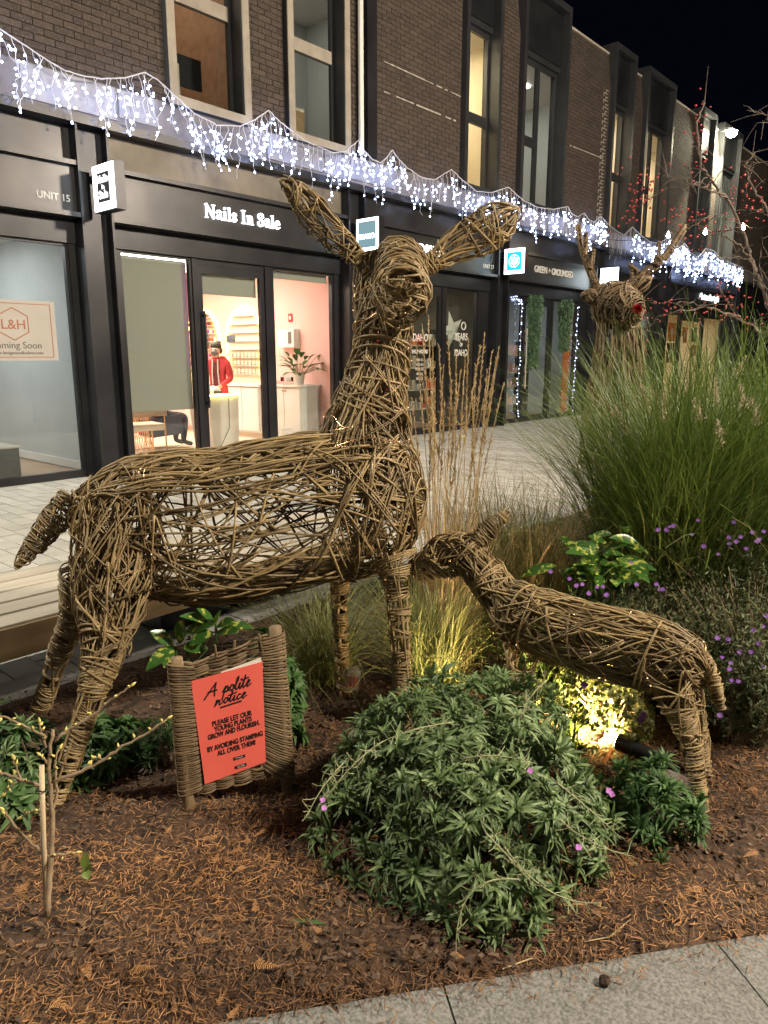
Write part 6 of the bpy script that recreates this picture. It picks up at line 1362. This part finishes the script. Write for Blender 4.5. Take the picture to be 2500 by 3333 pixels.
MB().tube([G(101, 1998, -.03), P(94, 1820, 1.665), P(90, 1652, 1.70)], .0062, 9).build('cane_rod', M['cane'], cn, True); MB().tube([P(89, 1706, 1.685)+rt*.012*math.cos(a)+np.array([0, .0, .003*math.sin(3*a)])+fw*.012*math.sin(a) for a in np.linspace(0, 2*PI, 14)], .0018, 5, (0, 0, 1)).build('tie', M['black'], cn)
o = thing('seedling', G(185, 1890), 'tiny pale green seedling on the needle litter', 'plant')
for (u0, v0, u1, v1) in ((183, 1880, 186, 1840), (184, 1880, 198, 1870), (183, 1880, 190, 1900)): big_leaf(P(u0, v0, 1.78), P(u1, v1, 1.77), .011, o, 'bud' if False else 'grass')
MB().tube([G(184, 1905), P(183, 1880, 1.78)], .0015, 5).build('stem', M['grass'], o)
# red-berried tree
zq = lambda x, y: ((1950+x*.631)/K, (350+y*.631)/K)
tr = thing('crab_apple_tree', P(1760, 1130, 6.0)*np.array([1, 1, 0]), 'leafless tree with red berries reaching in beside the terrace', 'tree')
base = P(1760, 1000, 6.0); MB().tube([base*np.array([1, 1, 0]), base*np.array([1, 1, .5]), base], [.07, .055, .05], 10).build('trunk', M['bark'], tr, True)
BR_ = [([(1100, 1150), (870, 1040), (830, 900), (790, 790), (740, 640), (665, 475), (570, 355), (525, 310), (515, 200), (508, 90), (545, -40)], .028), ([(665, 475), (590, 430), (500, 400), (420, 365), (330, 345)], .013), ([(570, 355), (480, 400), (380, 415), (240, 470)], .008), ([(1100, 1150), (850, 930), (790, 810), (740, 725), (680, 680), (620, 635)], .022), ([(1100, 900), (900, 600), (830, 470), (770, 380), (760, 290), (800, 230)], .018), ([(1100, 1250), (880, 1180), (800, 1140), (700, 1075), (560, 1030), (430, 1045), (320, 1070), (230, 1150)], .024), ([(790, 790), (700, 760), (640, 790)], .006), ([(900, 600), (850, 545), (770, 520)], .008), ([(760, 330), (790, 290), (828, 285)], .006), ([(740, 640), (640, 560), (560, 560), (470, 620)], .006), ([(700, 1075), (620, 900), (560, 840)], .006), ([(850, 930), (830, 780), (850, 660)], .007), ([(560, 1030), (440, 1000), (330, 1010), (220, 1000)], .006), ([(900, 40), (840, 30), (780, 20)], .008), ([(880, 60), (830, 80)], .005)]
tipsB = []
for pts, r in BR_:
    c = np.array([P(*zq(x, y), 6.0+.25*math.sin(x*.01)) for x, y in pts]); n = len(c); t = np.linspace(0, n-1, n*5); cc = np.array([c[min(int(q), n-2)]+(c[min(int(q), n-2)+1]-c[min(int(q), n-2)])*(q-min(int(q), n-2)) for q in t])+rng.normal(0, .007, (n*5, 3))
    br = MB().tube(cc, np.linspace(r, r*.25+.002, n*5)*.62, 7).build('branch', M['bark'], tr, True)
    tw = MB()
    for q in range(3, n*5, 2):
        d = nrm(rng.normal(0, 1, 3)+np.array([0, 0, -.2])); L = random.uniform(.06, .28); p2 = cc[q]+d*L; tw.tube([cc[q], cc[q]+d*L*.5+np.array([0, 0, .01]), p2], [.0035, .0025, .0015], 5); tipsB.append(p2)
    tag(tw.build('twigs', M['bark'], br), kind='stuff')
bm_ = mm(MB().lathe([(.003, -.008), (.0078, -.003), (.0078, .003), (.002, .008)], (0, 0, 0), 7).mesh('berry', True), M['berry'])
clus = [(210, 380), (230, 400), (215, 430), (180, 500), (150, 560), (130, 590), (200, 350), (300, 350), (280, 380), (240, 480), (400, 530), (390, 570), (430, 600), (515, 40), (515, 60), (485, 140), (510, 270), (500, 350), (690, 420), (700, 450), (740, 440), (705, 340), (780, 430), (740, 560), (540, 560), (480, 620), (560, 640), (530, 700), (450, 640), (650, 600), (800, 540), (850, 500), (480, 1010), (300, 1030), (260, 1050), (380, 1020), (560, 1050), (620, 1060), (700, 1030), (760, 1010), (830, 1060), (840, 1100), (240, 1080), (230, 1190), (700, 1000), (610, 960), (640, 990), (330, 1040)]
k = 0
for (x, y) in clus:
    cp = P(*zq(x, y), 6.0+random.uniform(-.2, .2))
    for q in range(6):
        if k < 295: s = random.uniform(.7, 1.3); inst('berry', bm_, Matrix.Translation(Vector(cp+rng.normal(0, .06, 3)))@Matrix.Scale(s, 4), tr); k += 1
# ================================================================== LITTER
def lump(u, v, r, name, lab, cat, m, seed, group=None):
    r_ = np.random.default_rng(seed); p = G(u, v); mb = MB(); ell(mb, (p[0], p[1], r*.62+.006), (r, r*.82, r*.7), 14, 9, ax=(np.array([1., 0, 0]), np.array([0, 1., 0]), np.array([0, 0, 1.]))); mb.v[0] = mb.v[0]+r_.normal(0, r*.10, mb.v[0].shape)
    tag(mb.build(name, M[m], None, True), lab, cat, group)
lump(1305, 2130, .016, 'soil_clod', 'dark round clod lying on the granite slab', 'clod', 'soil', 1); lump(1503, 1996, .009, 'soil_clod', 'small dark clod with a straw near the bed edge', 'clod', 'soil', 2)
for k, (u, v, lab) in enumerate(((425, 1895, 'pale pebble on the needles below the red notice'), (370, 1925, 'round pale pebble on bare bark between sapling and shrub'), (300, 1775, 'pale flat pebble near the left stake of the notice'), (200, 1950, 'pale pebble beside the tiny seedling'), (430, 2110, 'off-white pebble at the end of the long dry stick'), (580, 1940, 'pale pebble at the near edge of the wallflower shrub'))): lump(u, v, random.uniform(.008, .013), 'pale_stone', lab, 'stone', 'lime', 10+k, 'pale stones on the bed')
for pts, lab in (([(1085, 2110), (1150, 2085)], 'short dry stalk hanging over the bed edge'), ([(1180, 1995), (1240, 2010), (1262, 2050), (1315, 2040), (1380, 1985)], 'bent dry straw lying across the bed edge'), ([(100, 2205), (200, 2100), (290, 2010)], 'long thin dry stick on the needle litter'), ([(5, 1900), (40, 1800)], 'thin dry stalk leaning near the sapling')):
    c = np.array([G(u, v)+np.array([0, 0, .022]) for u, v in pts]); tag(MB().tube(c, .0018, 6).build('dry_stalk', M['tan']), lab, 'stalk')
lf = thing('fallen_leaf', G(1325, 1630), 'orange fallen maple leaf glowing beside the spotlight', 'leaf'); lc = P(1312, 1632, 2.60); mb = MB(); pts = []
lx, ly = nrm(rt*.5+up*.85), nrm(fw*.5+rt*.6)
for k in range(20):
    r = .042 if k % 4 == 0 else (.020 if k % 2 == 0 else .028); a = 2*PI*k/20; pts.append(lc+lx*r*math.cos(a)*1.3+ly*r*math.sin(a)+fw*.008*math.cos(2*a))
mb.add(pts+[lc], [(k, (k+1) % 20, 20) for k in range(20)]); mb.build('blade', M['terracotta'], lf); MB().tube([lc, lc-lx*.06+rt*.02], .0014, 5).build('stalk', M['tan'], lf)
gl = thing('fallen_leaf', G(680, 1992), 'long green strap leaf lying on the needles', 'leaf'); big_leaf(G(625, 1988, .025), G(705, 1996, .03), .006, gl, 'green_leaf', .05)
